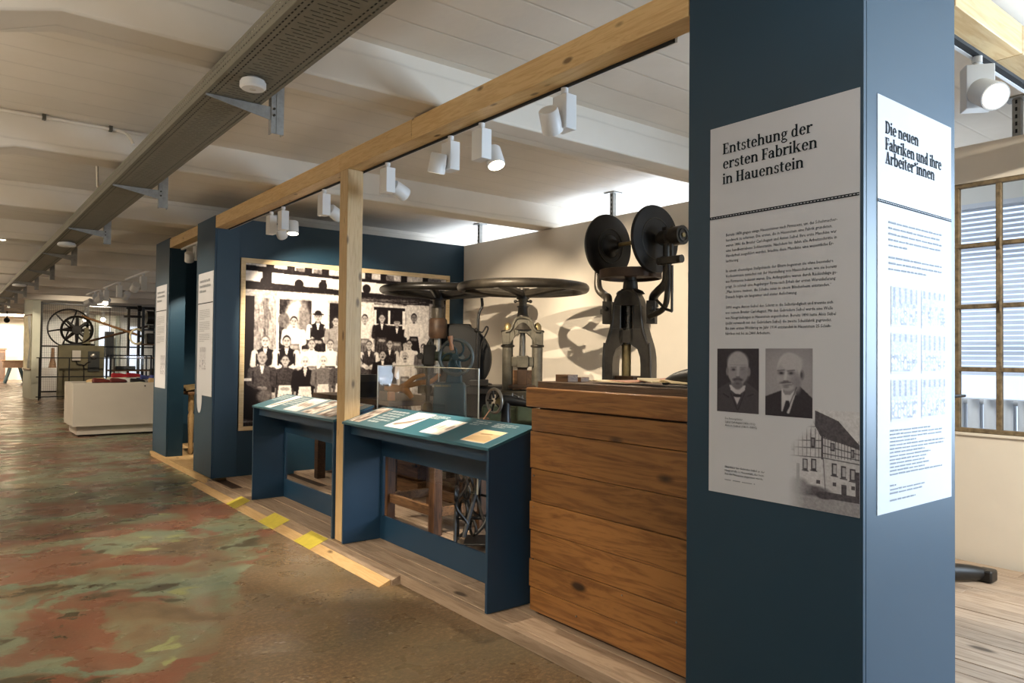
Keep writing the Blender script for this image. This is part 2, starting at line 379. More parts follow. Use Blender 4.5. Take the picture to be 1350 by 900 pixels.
# steel window in the partition
win = tag(bpy.data.objects.new('window_1', None), kind='structure'); COL.objects.link(win); MATR[win.name] = Matrix()
t0, t1 = PX+.005, PX+.045
ys = [2.097-.011]+[1.833-.62*i for i in range(0, 11)]; zs = [.93, 1.341, 1.765, 2.178, 2.59]
for y in ys:
    obj('mullion', MB().box(t0, t1, y-.016, y+.016, .915, 2.605), M['rust_frame'], win, bev=.004)
for z in zs:
    obj('transom', MB().box(t0-.002, t1-.002, ys[-1], 2.097, z-.015, z+.015), M['rust_frame'], win, bev=.004)
for i in range(len(ys)-1):
    for j in range(len(zs)-1):
        obj('pane', MB().box(PX+.022, PX+.027, ys[i+1]+.016, ys[i]-.016, zs[j]+.015, zs[j+1]-.015), M['pane'], win)
for (z, w_) in ((1.765, .02), (2.178, .02)):
    obj('hinge', MB().cyl((t0-.012, 1.818, z-.04), (t0-.012, 1.818, z+.035), .009), M['rust_frame'], win)
struct('trim_40', MB().box(PX-.012, PX+.13, -4.9, 2.12, .895, .915), M['wall'], bev=.003, label='cream window sill')
# venetian blinds and radiator behind the panes
BN = ('blind furthest left in the outer window, behind the rusty steel panes', 'second blind from the left in the outer window', 'third blind from the left in the outer window', 'blind at the far right of the outer window')
for bi, (ya, yb) in enumerate(((1.9, 3.6), (.1, 1.8), (-1.7, 0), (-3.6, -1.8))):
    bl = thing('venetian_blind', '', 'blind', (6.9, (ya+yb)/2, 2.7), group='blinds behind the factory window')
    bl['label'] = 'pale slatted '+BN[bi]
    sl = MB()
    for k in range(34):
        z = 2.68-k*.042; sl.obox((6.9, (ya+yb)/2, z), (.012, 0, .015), (0, (yb-ya)/2, 0), (-.0006, 0, .0005))
    obj('slat_stack', sl, M['blind'], bl, kind='stuff'); obj('head_rail', MB().box(6.87, 6.93, ya, yb, 2.69, 2.73), M['blind'], bl)
rad = thing('radiator', 'white ribbed radiator behind the lowest rusty window panes', 'radiator', (6.45, 2.3, .45))
for k in range(14):
    y = 1.3+k*.115; obj('rib', MB().tube([(6.45, y, .5), (6.45, y, 1.10)], .042, 10).tube([(6.52, y, .5), (6.52, y, 1.10)], .042, 10), M['radiator'], rad)
obj('pipe', MB().cyl((6.48, 1.2, .52), (6.48, 2.9, .52), .025).cyl((6.48, 1.2, 1.08), (6.48, 2.9, 1.08), .025).cyl((6.48, 1.5, 0), (6.48, 1.5, .52), .02), M['radiator'], rad)
# galvanised struts carrying the partition
for i, (y, lb) in enumerate(((1.733, 'galvanised ceiling strut above the factory window'), (5.392, 'galvanised ceiling strut standing on the cream partition above the disc press'), (7.803, 'galvanised ceiling strut in the far corner of the cream partition'))):
    st = thing('ceiling_strut', lb, 'strut', (PX+.05, y, 2.86), group='struts from partition to ceiling')
    x0, x1 = PX+.02, PX+.065; ch = MB()
    ch.box(x0, x0+.003, y-.022, y+.022, 2.86, 3.11); ch.box(x0, x1, y-.024, y-.021, 2.86, 3.11); ch.box(x0, x1, y+.021, y+.024, 2.86, 3.11)
    obj('channel', ch, M['galv'], st)
    obj('base_plate', MB().box(PX-.02, PX+.11, y-.07, y+.07, 3.108, 3.12), M['galv'], st, bev=.002)
    sl = MB()
    for k in range(5): sl.box(x0-.002, x0, y-.006, y+.006, 2.885+k*.048, 2.91+k*.048)
    obj('slot', sl, M['slot'], st)

# blue back wall of the bay, alcove walls
struct('wall_back', MB().box(2.517, PX-.002, 8.105, 8.2, .0, 2.86), M['teal'])
struct('wall_alcove', MB().box(3.3, 3.4, 8.205, 11.5, 0, 2.86), M['teal'])
struct('wall_alcove_side', MB().box(2.64, 3.4, 11.505, 11.6, 0, 2.86), M['teal'])

# ---------------------------------------------------------------- plinth with floorboards and ramp
pl = thing('plinth', 'low timber plinth of weathered floorboards carrying the exhibits', 'plinth', (2.24, 0, 0))
obj('fascia', MB().box(2.226, 2.262, -3, 8.098, 0, .064), M['board'], pl, bev=.002)
obj('fascia', MB().box(2.226, 2.262, 8.1, 10.83, 0, .064), M['ply'], pl, bev=.002)
obj('subframe', MB().box(2.262, PX-.01, -3, 8.095, .0, .035), M['darkwood'], pl)
protos = []
def c_len(o): return max(v.co.y for v in o.data.vertices)
for L in (1.6, 2.2, 2.9):
    me_ = obj('floorboard', MB().box(0, .146, 0, L-.004, .036, .065), M['board'], pl, local=True, bev=.0025); protos.append((me_, L));
used = set()
nx = 0; x = 2.264; rowi = 0
while x < PX-.15:
    y = -1.2-random.random()*1.3
    while y < 8.09:
        rest = 8.095-y; ch = [q for q in range(3) if protos[q][1] <= rest]
        if not ch: break
        o, L = protos[random.choice(ch)]
        if rest-L < 1.6 and rest-L > .02 and rest <= 3.1: L = rest
        if o.name in used: c = o.copy(); COL.objects.link(c)
        else: c = o; used.add(o.name)
        c.location = (x-2.24, y, random.uniform(-.0012, .0012)); y += L
        if L == rest: c.scale = (1, L/c_len(o), 1)
    x += .15
ap = thing('alcove_plinth', 'small pale plywood floor of the alcove between the far pillars', 'plinth', (2.3, 9.4, 0))
for k in range(4):
    obj('floorboard', MB().box(2.264+k*.24, 2.5+k*.24, 8.21, 10.83 if k < 2 else 11.45, .001, .0655), M['ply'], ap, bev=.002)
rp = thing('ramp', 'narrow pale timber ramp sloping from plinth edge to the painted floor', 'ramp', (2.1, 4, 0))
def slope(xa, xb, ya, yb):
    za = (xa-2.09)/.15*.06+.002; zb = (xb-2.09)/.15*.06+.002
    return MB().add([(xa,ya,0),(xb,ya,0),(xb,yb,0),(xa,yb,0),(xa,ya,za),(xb,ya,zb),(xb,yb,zb),(xa,yb,za)], [(0,3,2,1),(4,5,6,7),(0,1,5,4),(1,2,6,5),(2,3,7,6),(3,0,4,7)])
obj('front_board', slope(2.09, 2.166, 3.97, 8.2), M['ply'], rp)
obj('rear_board', slope(2.168, 2.2255, 3.95, 8.0), M['board'], rp)
for i, (y, wd, lb) in enumerate(((6.85, .26, 'farthest of the three yellow tape patches on the ramp'), (5.93, .34, 'middle of the three yellow tape patches on the ramp'), (5.17, .30, 'nearest of the three yellow tape patches on the ramp, by the post'))):
    vs = []
    for xx in (2.088, 2.238):
        for yy in (y-wd/2, y+wd/2): vs.append((xx, yy, (xx-2.09)/.15*.06+.0035))
    tp = MB().add(vs+[(a, b, c+.001) for a, b, c in vs], [(0,1,3,2), (4,6,7,5), (0,2,6,4), (1,5,7,3), (0,4,5,1), (2,3,7,6)])
    obj('floor_tape', tp, M['tape'], label=lb, cat='tape', group='yellow tapes on the ramp')

# ---------------------------------------------------------------- timber frame
bm = thing('timber_beam', 'long pine beam running over the posts along the aisle', 'beam', (2.31, 5, 2.723))
cuts = [1.85, 3.05, 4.95, 6.35, 7.98]
cuts = [1.805, 3.93, 4.97, 6.17, 8.05]
for i in range(4): obj('beam_length', MB().box(2.25, 2.37, cuts[i]+.0008, cuts[i+1]-.0008, 2.723, 2.853), M['pine'], bm, bev=.003)
b3 = thing('timber_beam', 'short pine beam over the alcove between the two far blue pillars', 'beam', (2.28, 9.4, 2.715))
obj('beam_length', MB().box(2.25, 2.37, 8.755, 9.4, 2.73, 2.845), M['pine'], b3, bev=.003); obj('beam_length', MB().box(2.25, 2.37, 9.402, 10.045, 2.73, 2.845), M['pine'], b3, bev=.003)
b2 = thing('timber_beam', 'pine beam leaving the near blue pillar towards the window wall', 'beam', (4.2, 1.18, 2.715))
obj('beam_length', MB().box(2.935, 3.62, 1.12, 1.235, 2.715, 2.84), M['pine_x'], b2, bev=.003); obj('beam_length', MB().box(3.622, PX-.01, 1.12, 1.235, 2.715, 2.84), M['pine_x'], b2, bev=.003)
ps = MB().box(2.25, 2.37, 4.825, 4.955, .066, 2.722)
obj('timber_post', ps, M['pine_z'], bev=.003, label='upright pine post between the two blue desks', cat='post')

# ---------------------------------------------------------------- tracks and spotlights
tk = thing('light_track', 'slim black-slotted white light track under the long pine beam', 'track', (2.33, 5, 2.7))
obj('rail', MB().box(2.3705, 2.382, 1.98, 8.0, 2.712, 2.73), M['slot'], tk); obj('rail_edge', MB().box(2.382, 2.386, 1.97, 8.0, 2.711, 2.732), M['white_paint'], tk)
tk2 = thing('light_track', 'light track under the pine beam beside the window wall', 'track', (4.2, 1.22, 2.7))
obj('rail', MB().box(2.94, PX-.05, 1.222, 1.25, 2.699, 2.716), M['slot'], tk2); obj('rail_edge', MB().box(2.94, PX-.05, 1.25, 1.266, 2.697, 2.716), M['white_paint'], tk2)
tk3 = thing('light_track', 'light track under the alcove pine beam', 'track', (2.36, 9.4, 2.7)); obj('rail', MB().box(2.372, 2.40, 8.8, 10.0, 2.71, 2.73), M['white_paint'], tk3)
def track_light(loc, aim, side, label, lit=0, power=0, angle=38, rz=0, group='white track spotlights', s=1.0, col=WARM):
    """loc: point on the track; box hangs below; the round head pivots on the box's side"""
    t = thing('track_spotlight', label, 'spotlight', loc, 0, group)
    c, s_ = math.cos(rz), math.sin(rz)
    X = Vector((c, s_, 0)); Y = Vector((-s_, c, 0)); Z = Vector((0, 0, 1)); L = Vector(loc)
    obj('adapter', MB().lathe(L, L-Z*.05*s, [(0, .018*s), (.5, .018*s), (.5, .013*s), (1, .013*s)], 14), M['white_paint'], t)
    bc = L-Z*(.04+.085)*s
    obj('gear_box', MB().obox(bc, X*.034*s, Y*.050*s, Z*.085*s), M['white_paint'], t, bev=.003)
    A = (Vector(aim)-L).normalized()
    hc = bc-Z*.05*s+X*side*.09*s
    h0 = hc-A*.055*s; h1 = hc+A*.06*s
    hd = obj('lamp_head', MB().lathe(h0, h1, [(0, .043*s), (.05, .048*s), (.95, .052*s), (1, .051*s), (1, .046*s), (.93, .044*s)], 24, True), M['white_paint'], t)
    obj('lens', MB().lathe(h1-A*.004*s, h1+A*.001*s, [(0, .045*s), (1, .045*s)], 24), M['lamp'] if lit == 2 else M['lens_dim'], hd)
    obj('pivot', MB().cyl(bc-Z*.05*s, hc, .012*s), M['white_paint'], t)
    if power: spot('spot_beam', h1+A*.01, aim, power, angle, col, .009)
    return t
TX, TZ = 2.376, 2.712
track_light((TX, 2.66, TZ), (3.9, 3.6, .9), -1, 'white spotlight nearest the blue pillar, head turned away from the aisle', 1, 95, 46)
track_light((TX, 3.36, TZ), (2.33, 2.2, .1), 1, 'brightly lit white spotlight facing the viewer over the crate', 2, 95, 60)
track_light((TX, 3.68, TZ), (2.38, 4.2, .95), -1, 'white spotlight tilted down to the left, beside the brightly lit one', 1, 230, 44)
track_light((TX, 4.47, TZ), (5.46, 5.1, 1.5), 1, 'white spotlight just right of the pine post', 1, 340, 50)
track_light((TX, 5.53, TZ), (5.0, 6.5, 1.5), 1, 'white spotlight just left of the pine post', 1, 300, 50)
track_light((TX, 6.42, TZ), (2.2, 6.0, .4), 1, 'brightly lit white spotlight pointing down above the far desk', 2, 190, 60)
track_light((TX, 6.72, TZ), (3.5, 8.1, 1.6), 1, 'white spotlight left of the lit one, aimed at the mural', 1, 350, 70)
track_light((2.39, 9.3, 2.72), (2.75, 10.4, .9), -1, 'white spotlight hanging in the alcove between the far pillars', 1, 110, 60)
track_light((3.47, 1.24, 2.70), (1.9, -.6, 1.3), -1, 'large cream spotlight at the top right by the window', 1, 0, rz=.7, s=1.1)
tf = thing('light_track', 'distant white light track hanging near the flywheel', 'track', (2.95, 17, 2.9))
obj('rail', MB().box(2.93, 2.97, 14.3, 22.2, 2.88, 2.91), M['white_paint'], tf)
for i, (y, lit) in enumerate(((15.2, 0), (17.6, 0), (19.2, 0), (20.0, 2), (20.8, 0))):
    track_light((2.95, y, 2.88), (2.6-.5*i, y-3 if lit else y+3, 1), 1 if i % 2 else -1, ['nearest spotlight on the distant track', 'second spotlight on the distant track', 'third spotlight on the distant track', 'brightly glowing spotlight on the distant track', 'farthest spotlight on the distant track'][i], lit, 0, group='spotlights on the distant track', s=1.5)
for (x, y, z, lb) in ((.58, 11.8, 2.98, 'glowing lamp on the ceiling left of the cable tray'), (4.6, 30.5, 2.6, 'small glowing gallery lamp right of the flywheel'), (3.9, 29.5, 2.55, 'small glowing gallery lamp behind the wire mesh')):
    q = thing('ceiling_lamp', lb, 'lamp', (x, y, z)); obj('housing', MB().cyl((x, y, z), (x, y, 3.12), .05), M['white_paint'], q); obj('bulb', MB().ball((x, y, z-.03), .095 if x < 1 else .08), M['lamp'], q)

# ---------------------------------------------------------------- cable tray
ct = thing('cable_tray', 'long perforated galvanised cable tray under the ceiling beams', 'cable tray', (1.19, 5, 2.75))
x0, x1, zt = 1.04, 1.335, 2.75
W_ = x1-x0
tb = MB()
def quad(xa, xb, ya, yb): tb.add([(xa,ya,zt),(xb,ya,zt),(xb,yb,zt),(xa,yb,zt)], [(0,1,2,3)])
p = .034; y = 1.6; r = 0
while y < 9.2:
    edgeslots = [(x0+.018, x0+.026), (x0+.044, x0+.052), (x1-.052, x1-.044), (x1-.026, x1-.018)]
    a, b = y+.008, y+p-.006
    # solid cross strips
    quad(x0, x1, y, a)
    xs = x0
    for (e0, e1) in edgeslots[:2]: quad(xs, e0, a, y+p); quad(e0, e1, b, y+p); xs = e1
    # central field with one transverse slot row (y+.016 .. y+.022)
    fa, fb = x0+.07, x1-.07; quad(xs, fa, a, y+p)
    quad(fa, fb, a, y+.017); quad(fa, fb, y+.024, y+p)
    nd = 3 if r % 2 else 2; off = .0 if r % 2 else .02
    L = (fb-fa-off*2)/nd
    if off: quad(fa, fa+off, y+.017, y+.024); quad(fb-off, fb, y+.017, y+.024)
    for k in range(nd): quad(fa+off+k*L+L-.009, fa+off+k*L+L, y+.017, y+.024)
    xs = fb
    for (e0, e1) in edgeslots[2:]: quad(xs, e0, a, y+p); quad(e0, e1, b, y+p); xs = e1
    quad(xs, x1, a, y+p)
    # pierced side walls
    for sx in (x0, x1):
        def sq(ya, yb, za, zb): tb.add([(sx,ya,za),(sx,yb,za),(sx,yb,zb),(sx,ya,zb)], [(0,1,2,3)])
        sq(y, y+p, zt, zt+.03); sq(y, y+p*.62, zt+.03, zt+.038); sq(y, y+p, zt+.038, zt+.058); sq(y, y+p*.62, zt+.058, zt+.066); sq(y, y+p, zt+.066, zt+.085)
    y += p; r += 1
obj('pierced_sheet', tb, M['tray'], ct, solid=.0015, smooth_=False)
far = MB()
for (a, b) in ((x0, x0+.02), (x0+.028, x0+.046), (x0+.054, x0+.07), (x1-.07, x1-.054), (x1-.046, x1-.028), (x1-.02, x1)): far.box(a, b, y, 41, zt, zt+.002)
far.box(x0+.07, x1-.07, y, 41, zt+.003, zt+.005).box(x0, x0+.002, y, 41, zt, zt+.085).box(x1-.002, x1, y, 41, zt, zt+.085)
obj('far_sheet', far, M['tray'], ct)
obj('cables_and_liner', MB().box(x0+.01, x1-.01, 1.4, 41, zt+.02, zt+.05).tube([(x0+.1, 1.5, zt+.03), (x0+.11, 20, zt+.03), (x0+.1, 41, zt+.03)], .02, 8).tube([(x0+.17, 1.5, zt+.03), (x0+.15, 20, zt+.03), (x0+.17, 41, zt+.03)], .022, 8), M['slot'], ct)  # flat black liner added to darken the slots, plus two cables
for k in range(15):
    yb = 3.97+2.645*k if k < 5 else 3.97+2.645*k
    lb = {0: 'nearest galvanised bracket under the cable tray, beside the smoke detector', 1: 'second galvanised cable tray bracket from the front', 2: 'third galvanised cable tray bracket from the front', 3: 'fourth galvanised cable tray bracket from the front'}.get(k, 'galvanised cable tray bracket, %s from the front' % ('fifth','sixth','seventh','eighth','ninth','tenth','eleventh','twelfth','thirteenth','fourteenth','last')[k-4])
    br = thing('tray_bracket', lb, 'bracket', (1.36, yb, 2.73), group='cable tray brackets')
    up = MB(); xa = 1.385
    up.box(xa, xa+.006, yb-.02, yb+.02, 2.60, 3.12).box(xa, xa+.07, yb-.023, yb-.02, 2.60, 3.12).box(xa+.064, xa+.07, yb-.02, yb+.02, 2.60, 3.12).box(xa+.028, xa+.034, yb-.026, yb-.022, 2.60, 3.12)
    obj('upright_channel', up, M['galv'], br)
    arm = MB().add([(1.045, yb-.018, 2.7455), (xa, yb-.018, 2.7455), (xa, yb-.018, 2.672), (1.045, yb-.018, 2.735), (1.045, yb-.014, 2.7455), (xa, yb-.014, 2.7455), (xa, yb-.014, 2.672), (1.045, yb-.014, 2.735)],
                   [(0,3,2,1), (4,5,6,7), (0,1,5,4), (1,2,6,5), (2,3,7,6), (3,0,4,7)]).box(1.045, xa, yb-.018, yb+.018, 2.745, 2.7455)
    obj('arm', arm, M['galv'], br)
    if k < 3: obj('bolt', MB().cyl((xa+.014, yb-.033, 2.70), (xa+.014, yb-.022, 2.70), .007, n=6).cyl((xa+.014, yb-.033, 2.735), (xa+.014, yb-.022, 2.735), .007, n=6), M['iron'], br)
def detector(x, y, lb, r=.062):
    t = thing('smoke_detector', lb, 'detector', (x, y, 2.70))
    obj('housing', MB().lathe((x, y, 2.692), (x, y, 2.735), [(0, r*.3), (0, r*.86), (.2, r), (.75, r), (.75, r*.9), (1, r*.9)], 36), M['white_paint'], t)
    obj('mount', MB().cyl((x, y, 2.735), (x, y, 2.748), r*.55), M['galv'], t); obj('vent', MB().cyl((x, y, 2.689), (x, y, 2.693), r*.25), M['white_lac'], t)
detector(1.17, 3.60, 'round white smoke detector under the near part of the cable tray')
detector(1.17, 10.5, 'second white smoke detector, further along the cable tray', .1)
detector(1.17, 17.7, 'distant white smoke detector under the cable tray', .12)
# conduits
cn = thing('conduit', 'grey conduit clipped along a ceiling beam, bending to the tray', 'conduit', (.3, 6.27, 3.1))
obj('pipe', MB().tube([(-3, 6.27, 3.095), (.9, 6.27, 3.095), (1.0, 6.27, 3.093), (1.07, 6.2, 3.06), (1.09, 6.05, 2.95)], .011, 8, sm=4), M['ceiling'], cn)
for x in (.54, .97): obj('clip', MB().box(x-.012, x+.012, 6.255, 6.29, 3.078, 3.118), M['iron_grey'], cn)
obj('conduit', MB().cyl((.935, 6.68, 3.11), (1.03, 7.25, 2.84), .010), M['ceiling'], label='short pale conduit dropping from the ceiling to the cable tray', cat='conduit')

# ================================================================= serif lettering
def glyphs():
    st, th, xh, cp, asc = .185, .065, .70, 1.0, 1.06
    def R(a, b, c, d): return [[(a, c), (b, c), (b, d), (a, d)]]
    def ring(cx, cy, rx, ry, tx, ty, a0=0, a1=360, n=20):
        o = []; n = max(4, int(n*abs(a1-a0)/360)+2)
        for i in range(n):
            p = [math.radians(a0+(a1-a0)*(i+k)/n) for k in (0, 1)]
            q = [(cx+rx*math.cos(p[0]), cy+ry*math.sin(p[0])), (cx+rx*math.cos(p[1]), cy+ry*math.sin(p[1])),
                 (cx+(rx-tx)*math.cos(p[1]), cy+(ry-ty)*math.sin(p[1])), (cx+(rx-tx)*math.cos(p[0]), cy+(ry-ty)*math.sin(p[0]))]
            o.append(q)
        return o
    def dot(cx, cy, r): return [[(cx+r*math.cos(a*PI/5), cy+r*math.sin(a*PI/5)) for a in range(10)]]
    def sb(x, w=.29): return R(x-.06, x-.06+w, 0, .055)
    def fl(x, y): return [[(x-.07, y-.06), (x+.02, y-.09), (x+.02, y), (x-.0, y)], [(x-.07, y-.03), (x+.17, y-.09), (x+.17, y), (x-.0, y)]]
    G = {}
    G['n'] = (R(.06, .23, 0, xh)+sb(.06)+fl(.06, xh)+R(.47, .64, 0, .48)+sb(.47)+ring(.37, .45, .27, .26, st, .10, 0, 150), .75)
    G['h'] = (R(.06, .23, 0, asc)+sb(.06)+fl(.06, asc)+R(.47, .64, 0, .48)+sb(.47)+ring(.37, .45, .27, .26, st, .10, 0, 150), .75)
    G['u'] = (R(.06, .23, .22, xh)+fl(.06, xh)+R(.45, .62, 0, xh)+R(.55, .70, 0, .055)+fl(.45, xh)+ring(.33, .25, .27, .26, st, .10, 180, 330), .75)
    G['i'] = (R(.06, .23, 0, xh)+sb(.06)+fl(.06, xh)+dot(.14, .92, .10), .34)
    G['r'] = (R(.06, .23, 0, xh)+sb(.06, .33)+fl(.06, xh)+ring(.40, .44, .22, .27, .12, .10, 75, 165)+dot(.47, .62, .085), .55)
    G['t'] = (R(.10, .27, .18, .88)+R(0, .42, xh-.07, xh)+ring(.32, .20, .22, .21, .16, .08, 180, 300), .46)
    G['e'] = (ring(.33, .35, .29, .37, .17, .07, 0, 322)+R(.17, .60, .35, .41), .66)
    G['s'] = (ring(.27, .515, .20, .20, .13, .07, 25, 265)+ring(.27, .19, .22, .21, .14, .07, -160, 85)+R(.42, .47, .47, .66)+R(.05, .10, .04, .22), .55)
    G['a'] = (R(.38, .55, .06, .50)+R(.5, .63, 0, .055)+R(.44, .58, 0, .1)+ring(.30, .47, .25, .24, .17, .07, 0, 160)+dot(.13, .55, .075)+ring(.25, .21, .22, .22, .15, .06, 40, 340)+R(.26, .42, .38, .44), .66)
    G['g'] = (ring(.28, .47, .24, .24, .14, .06)+R(.42, .60, .60, .67)+ring(.30, -.13, .28, .17, .10, .07)+[[(.12, .28), (.22, .28), (.16, .04), (.06, .10)]]+R(.12, .42, -.02, .08), .62)
    G['d'] = (R(.42, .59, 0, asc)+R(.5, .67, 0, .055)+fl(.42, asc)+ring(.30, .35, .26, .37, .17, .07, 40, 320), .72)
    G['b'] = (R(.06, .23, 0, asc)+fl(.06, asc)+ring(.38, .35, .28, .37, .17, .07, -140, 140), .71)
    G['k'] = (R(.06, .23, 0, asc)+sb(.06)+fl(.06, asc)+[[(.2, .30), (.28, .30), (.56, .66), (.46, .66)], [(.28, .40), (.42, .42), (.70, .03), (.50, .03)]]+R(.40, .66, .645, xh)+R(.46, .76, 0, .055), .76)
    G['E'] = (R(.08, .27, 0, cp)+R(0, .62, 0, .07)+R(0, .60, .93, cp)+R(.2, .46, .47, .54)+R(.56, .62, 0, .26)+R(.54, .60, .76, cp)+R(.41, .46, .38, .63), .70)
    G['F'] = (R(.08, .27, 0, cp)+R(0, .37, 0, .06)+R(0, .58, .93, cp)+R(.2, .46, .46, .53)+R(.52, .58, .74, cp)+R(.41, .46, .37, .62), .62)
    G['H'] = (R(.08, .27, 0, cp)+R(.55, .74, 0, cp)+R(.2, .6, .48, .55)+R(0, .35, 0, .06)+R(0, .35, .94, cp)+R(.47, .82, 0, .06)+R(.47, .82, .94, cp), .88)
    G['D'] = (R(.08, .27, 0, cp)+R(0, .35, 0, .07)+R(0, .35, .93, cp)+ring(.32, .5, .44, .5, .19, .07, -90, 90), .84)
    G['A'] = ([[(.08, 0), (.16, 0), (.40, 1), (.34, 1)], [(.50, 0), (.72, 0), (.46, 1), (.34, 1)]]+R(.16, .58, .28, .34)+R(0, .26, 0, .055)+R(.42, .80, 0, .055), .80)
    G['*'] = ([[(.18+.045*math.cos(a+PI/2)+.0, .80+.045*math.sin(a+PI/2)), (.18-.045*math.cos(a+PI/2), .80-.045*math.sin(a+PI/2)), (.18+.2*math.cos(a)-.03*math.cos(a+PI/2), .80+.2*math.sin(a)-.03*math.sin(a+PI/2)), (.18+.2*math.cos(a)+.03*math.cos(a+PI/2), .80+.2*math.sin(a)+.03*math.sin(a+PI/2))] for a in [PI/2+k*2*PI/5 for k in range(5)]], .40)
    G[' '] = ([], .30)
    return G
GL = glyphs()
class Plane:   # maps (u, v, n) -> world
    def __init__(s, o, u, v, n): s.o, s.u, s.v, s.n = map(Vector, (o, u, v, n))
    def __call__(s, a, b, c=0): return s.o+s.u*a+s.v*b+s.n*c
def slab_text(text, pl_, u, v, size, width):
    mb = MB(); adv = sum(GL[c][1] for c in text); k = width/adv; x = u
    for c in text:
        for poly in GL[c][0]:
            n = len(poly); vs = [pl_(x+a*k, v+b*size, .0006) for a, b in poly]+[pl_(x+a*k, v+b*size, .0012) for a, b in poly]
            mb.add(vs, [tuple(range(n)), tuple(range(n, 2*n))]+[(i, (i+1) % n, (i+1) % n+n, i+n) for i in range(n)])
        x += GL[c][1]*k
    return mb
def sans_line(mb, text, pl_, u, v, size, width=None):
    cu = bpy.data.curves.new('t', 'FONT'); cu.body = text; cu.size = 1; cu.resolution_u = 1; cu.offset = .001
    o = bpy.data.objects.new('t', cu); COL.objects.link(o)
    bpy.context.view_layer.update()
    me = bpy.data.meshes.new_from_object(o.evaluated_get(bpy.context.evaluated_depsgraph_get()))
    xs = [q.co.x for q in me.vertices]; w0 = max(xs) if xs else 1; k = (width/w0) if width else size
    mb.add([pl_(u+q.co.x*k, v+q.co.y*size, .0008) for q in me.vertices], [tuple(p.vertices) for p in me.polygons])
    bpy.data.objects.remove(o); bpy.data.curves.remove(cu); bpy.data.meshes.remove(me)
def word_bars(mb, pl_, u, v, width, h=.006, seed=0):
    r_ = random.Random(seed); x = 0
    while x < width:
        L = min(r_.uniform(.018, .055), width-x)
        hh = h*r_.uniform(.75, 1.0)
        mb.add([pl_(u+x, v, .0008), pl_(u+x+L, v, .0008), pl_(u+x+L, v+hh, .0008), pl_(u+x, v+hh, .0008)], [(0, 1, 2, 3)]); x += L+.007
def grid_print(name, img, pl_, u0, v0, w_, h_, par, label=None, off=.001):
    H_, W2 = img.shape[:2]; mb = MB()
    vs = [];
    for j in range(H_):
        for i in range(W2): vs.append(tuple(pl_(u0+w_*i/(W2-1), v0+h_*(1-j/(H_-1)), off)))
    fs = [(j*W2+i, (j+1)*W2+i, (j+1)*W2+i+1, j*W2+i+1) for j in range(H_-1) for i in range(W2-1)]
    mb.v = vs; mb.f = fs
    c = np.ones((H_*W2, 4)); c[:, :3] = img.reshape(-1, 3)
    return obj(name, mb, M['print'], par, colors=c, smooth_=False, label=label)

# ---------------------------------------------------------------- tiny raster painter (tones become colour attributes of printed pictures)
class Cv:
    def __init__(s, w_, h_, v=.5): s.w, s.h = w_, h_; s.a = np.full((h_, w_), float(v)); s.Y, s.X = np.mgrid[0:h_, 0:w_].astype(float)
    def put(s, m_, v, soft=None): m_ = np.clip(m_, 0, 1); s.a = s.a*(1-m_)+v*m_
    def ell(s, cx, cy, rx, ry, v, e=1.0):
        d = np.sqrt(((s.X-cx)/rx)**2+((s.Y-cy)/ry)**2); s.put((1-d)*min(rx, ry)/e+.5, v)
    def poly(s, pts, v):
        m_ = np.zeros_like(s.a, bool); n = len(pts)
        for i in range(n):
            xa, ya = pts[i]; xb, yb = pts[(i+1) % n]
            if ya == yb: continue
            c = ((ya > s.Y) != (yb > s.Y)) & (s.X < (xb-xa)*(s.Y-ya)/(yb-ya)+xa); m_ ^= c
        s.put(m_.astype(float), v)
    def rect(s, x0, y0, x1, y1, v): s.poly([(x0, y0), (x1, y0), (x1, y1), (x0, y1)], v)
    def line(s, x0, y0, x1, y1, w_, v):
        dx, dy = x1-x0, y1-y0; L = dx*dx+dy*dy+1e-9; t = np.clip(((s.X-x0)*dx+(s.Y-y0)*dy)/L, 0, 1)
        d = np.hypot(s.X-x0-t*dx, s.Y-y0-t*dy); s.put(w_/2-d+.5, v)
    def noise(s, amp, sc=3, sx=1):
        hh, ww = int(s.h/sc)+3, int(s.w/(sc*sx))+3; g = rs.rand(hh, ww)-.5
        yy = s.Y/sc; xx = s.X/(sc*sx); y0 = yy.astype(int); x0 = xx.astype(int); fy = yy-y0; fx = xx-x0
        s.a += amp*(g[y0, x0]*(1-fy)*(1-fx)+g[y0+1, x0]*fy*(1-fx)+g[y0, x0+1]*(1-fy)*fx+g[y0+1, x0+1]*fy*fx)
    def blur(s, k=1):
        for _ in range(k):
            p = np.pad(s.a, 1, mode='edge'); s.a = (p[:-2, 1:-1]+p[2:, 1:-1]+p[1:-1, :-2]+p[1:-1, 2:]+2*p[1:-1, 1:-1])/6
    def rgb(s, lo, hi):   # tone 0..1 (display) -> linear colour between two srgb tints
        t = np.clip(s.a, 0, 1)[..., None]; c = (np.array(lo)*(1-t)+np.array(hi)*t)/255
        return np.where(c <= .04045, c/12.92, ((c+.055)/1.055)**2.4)

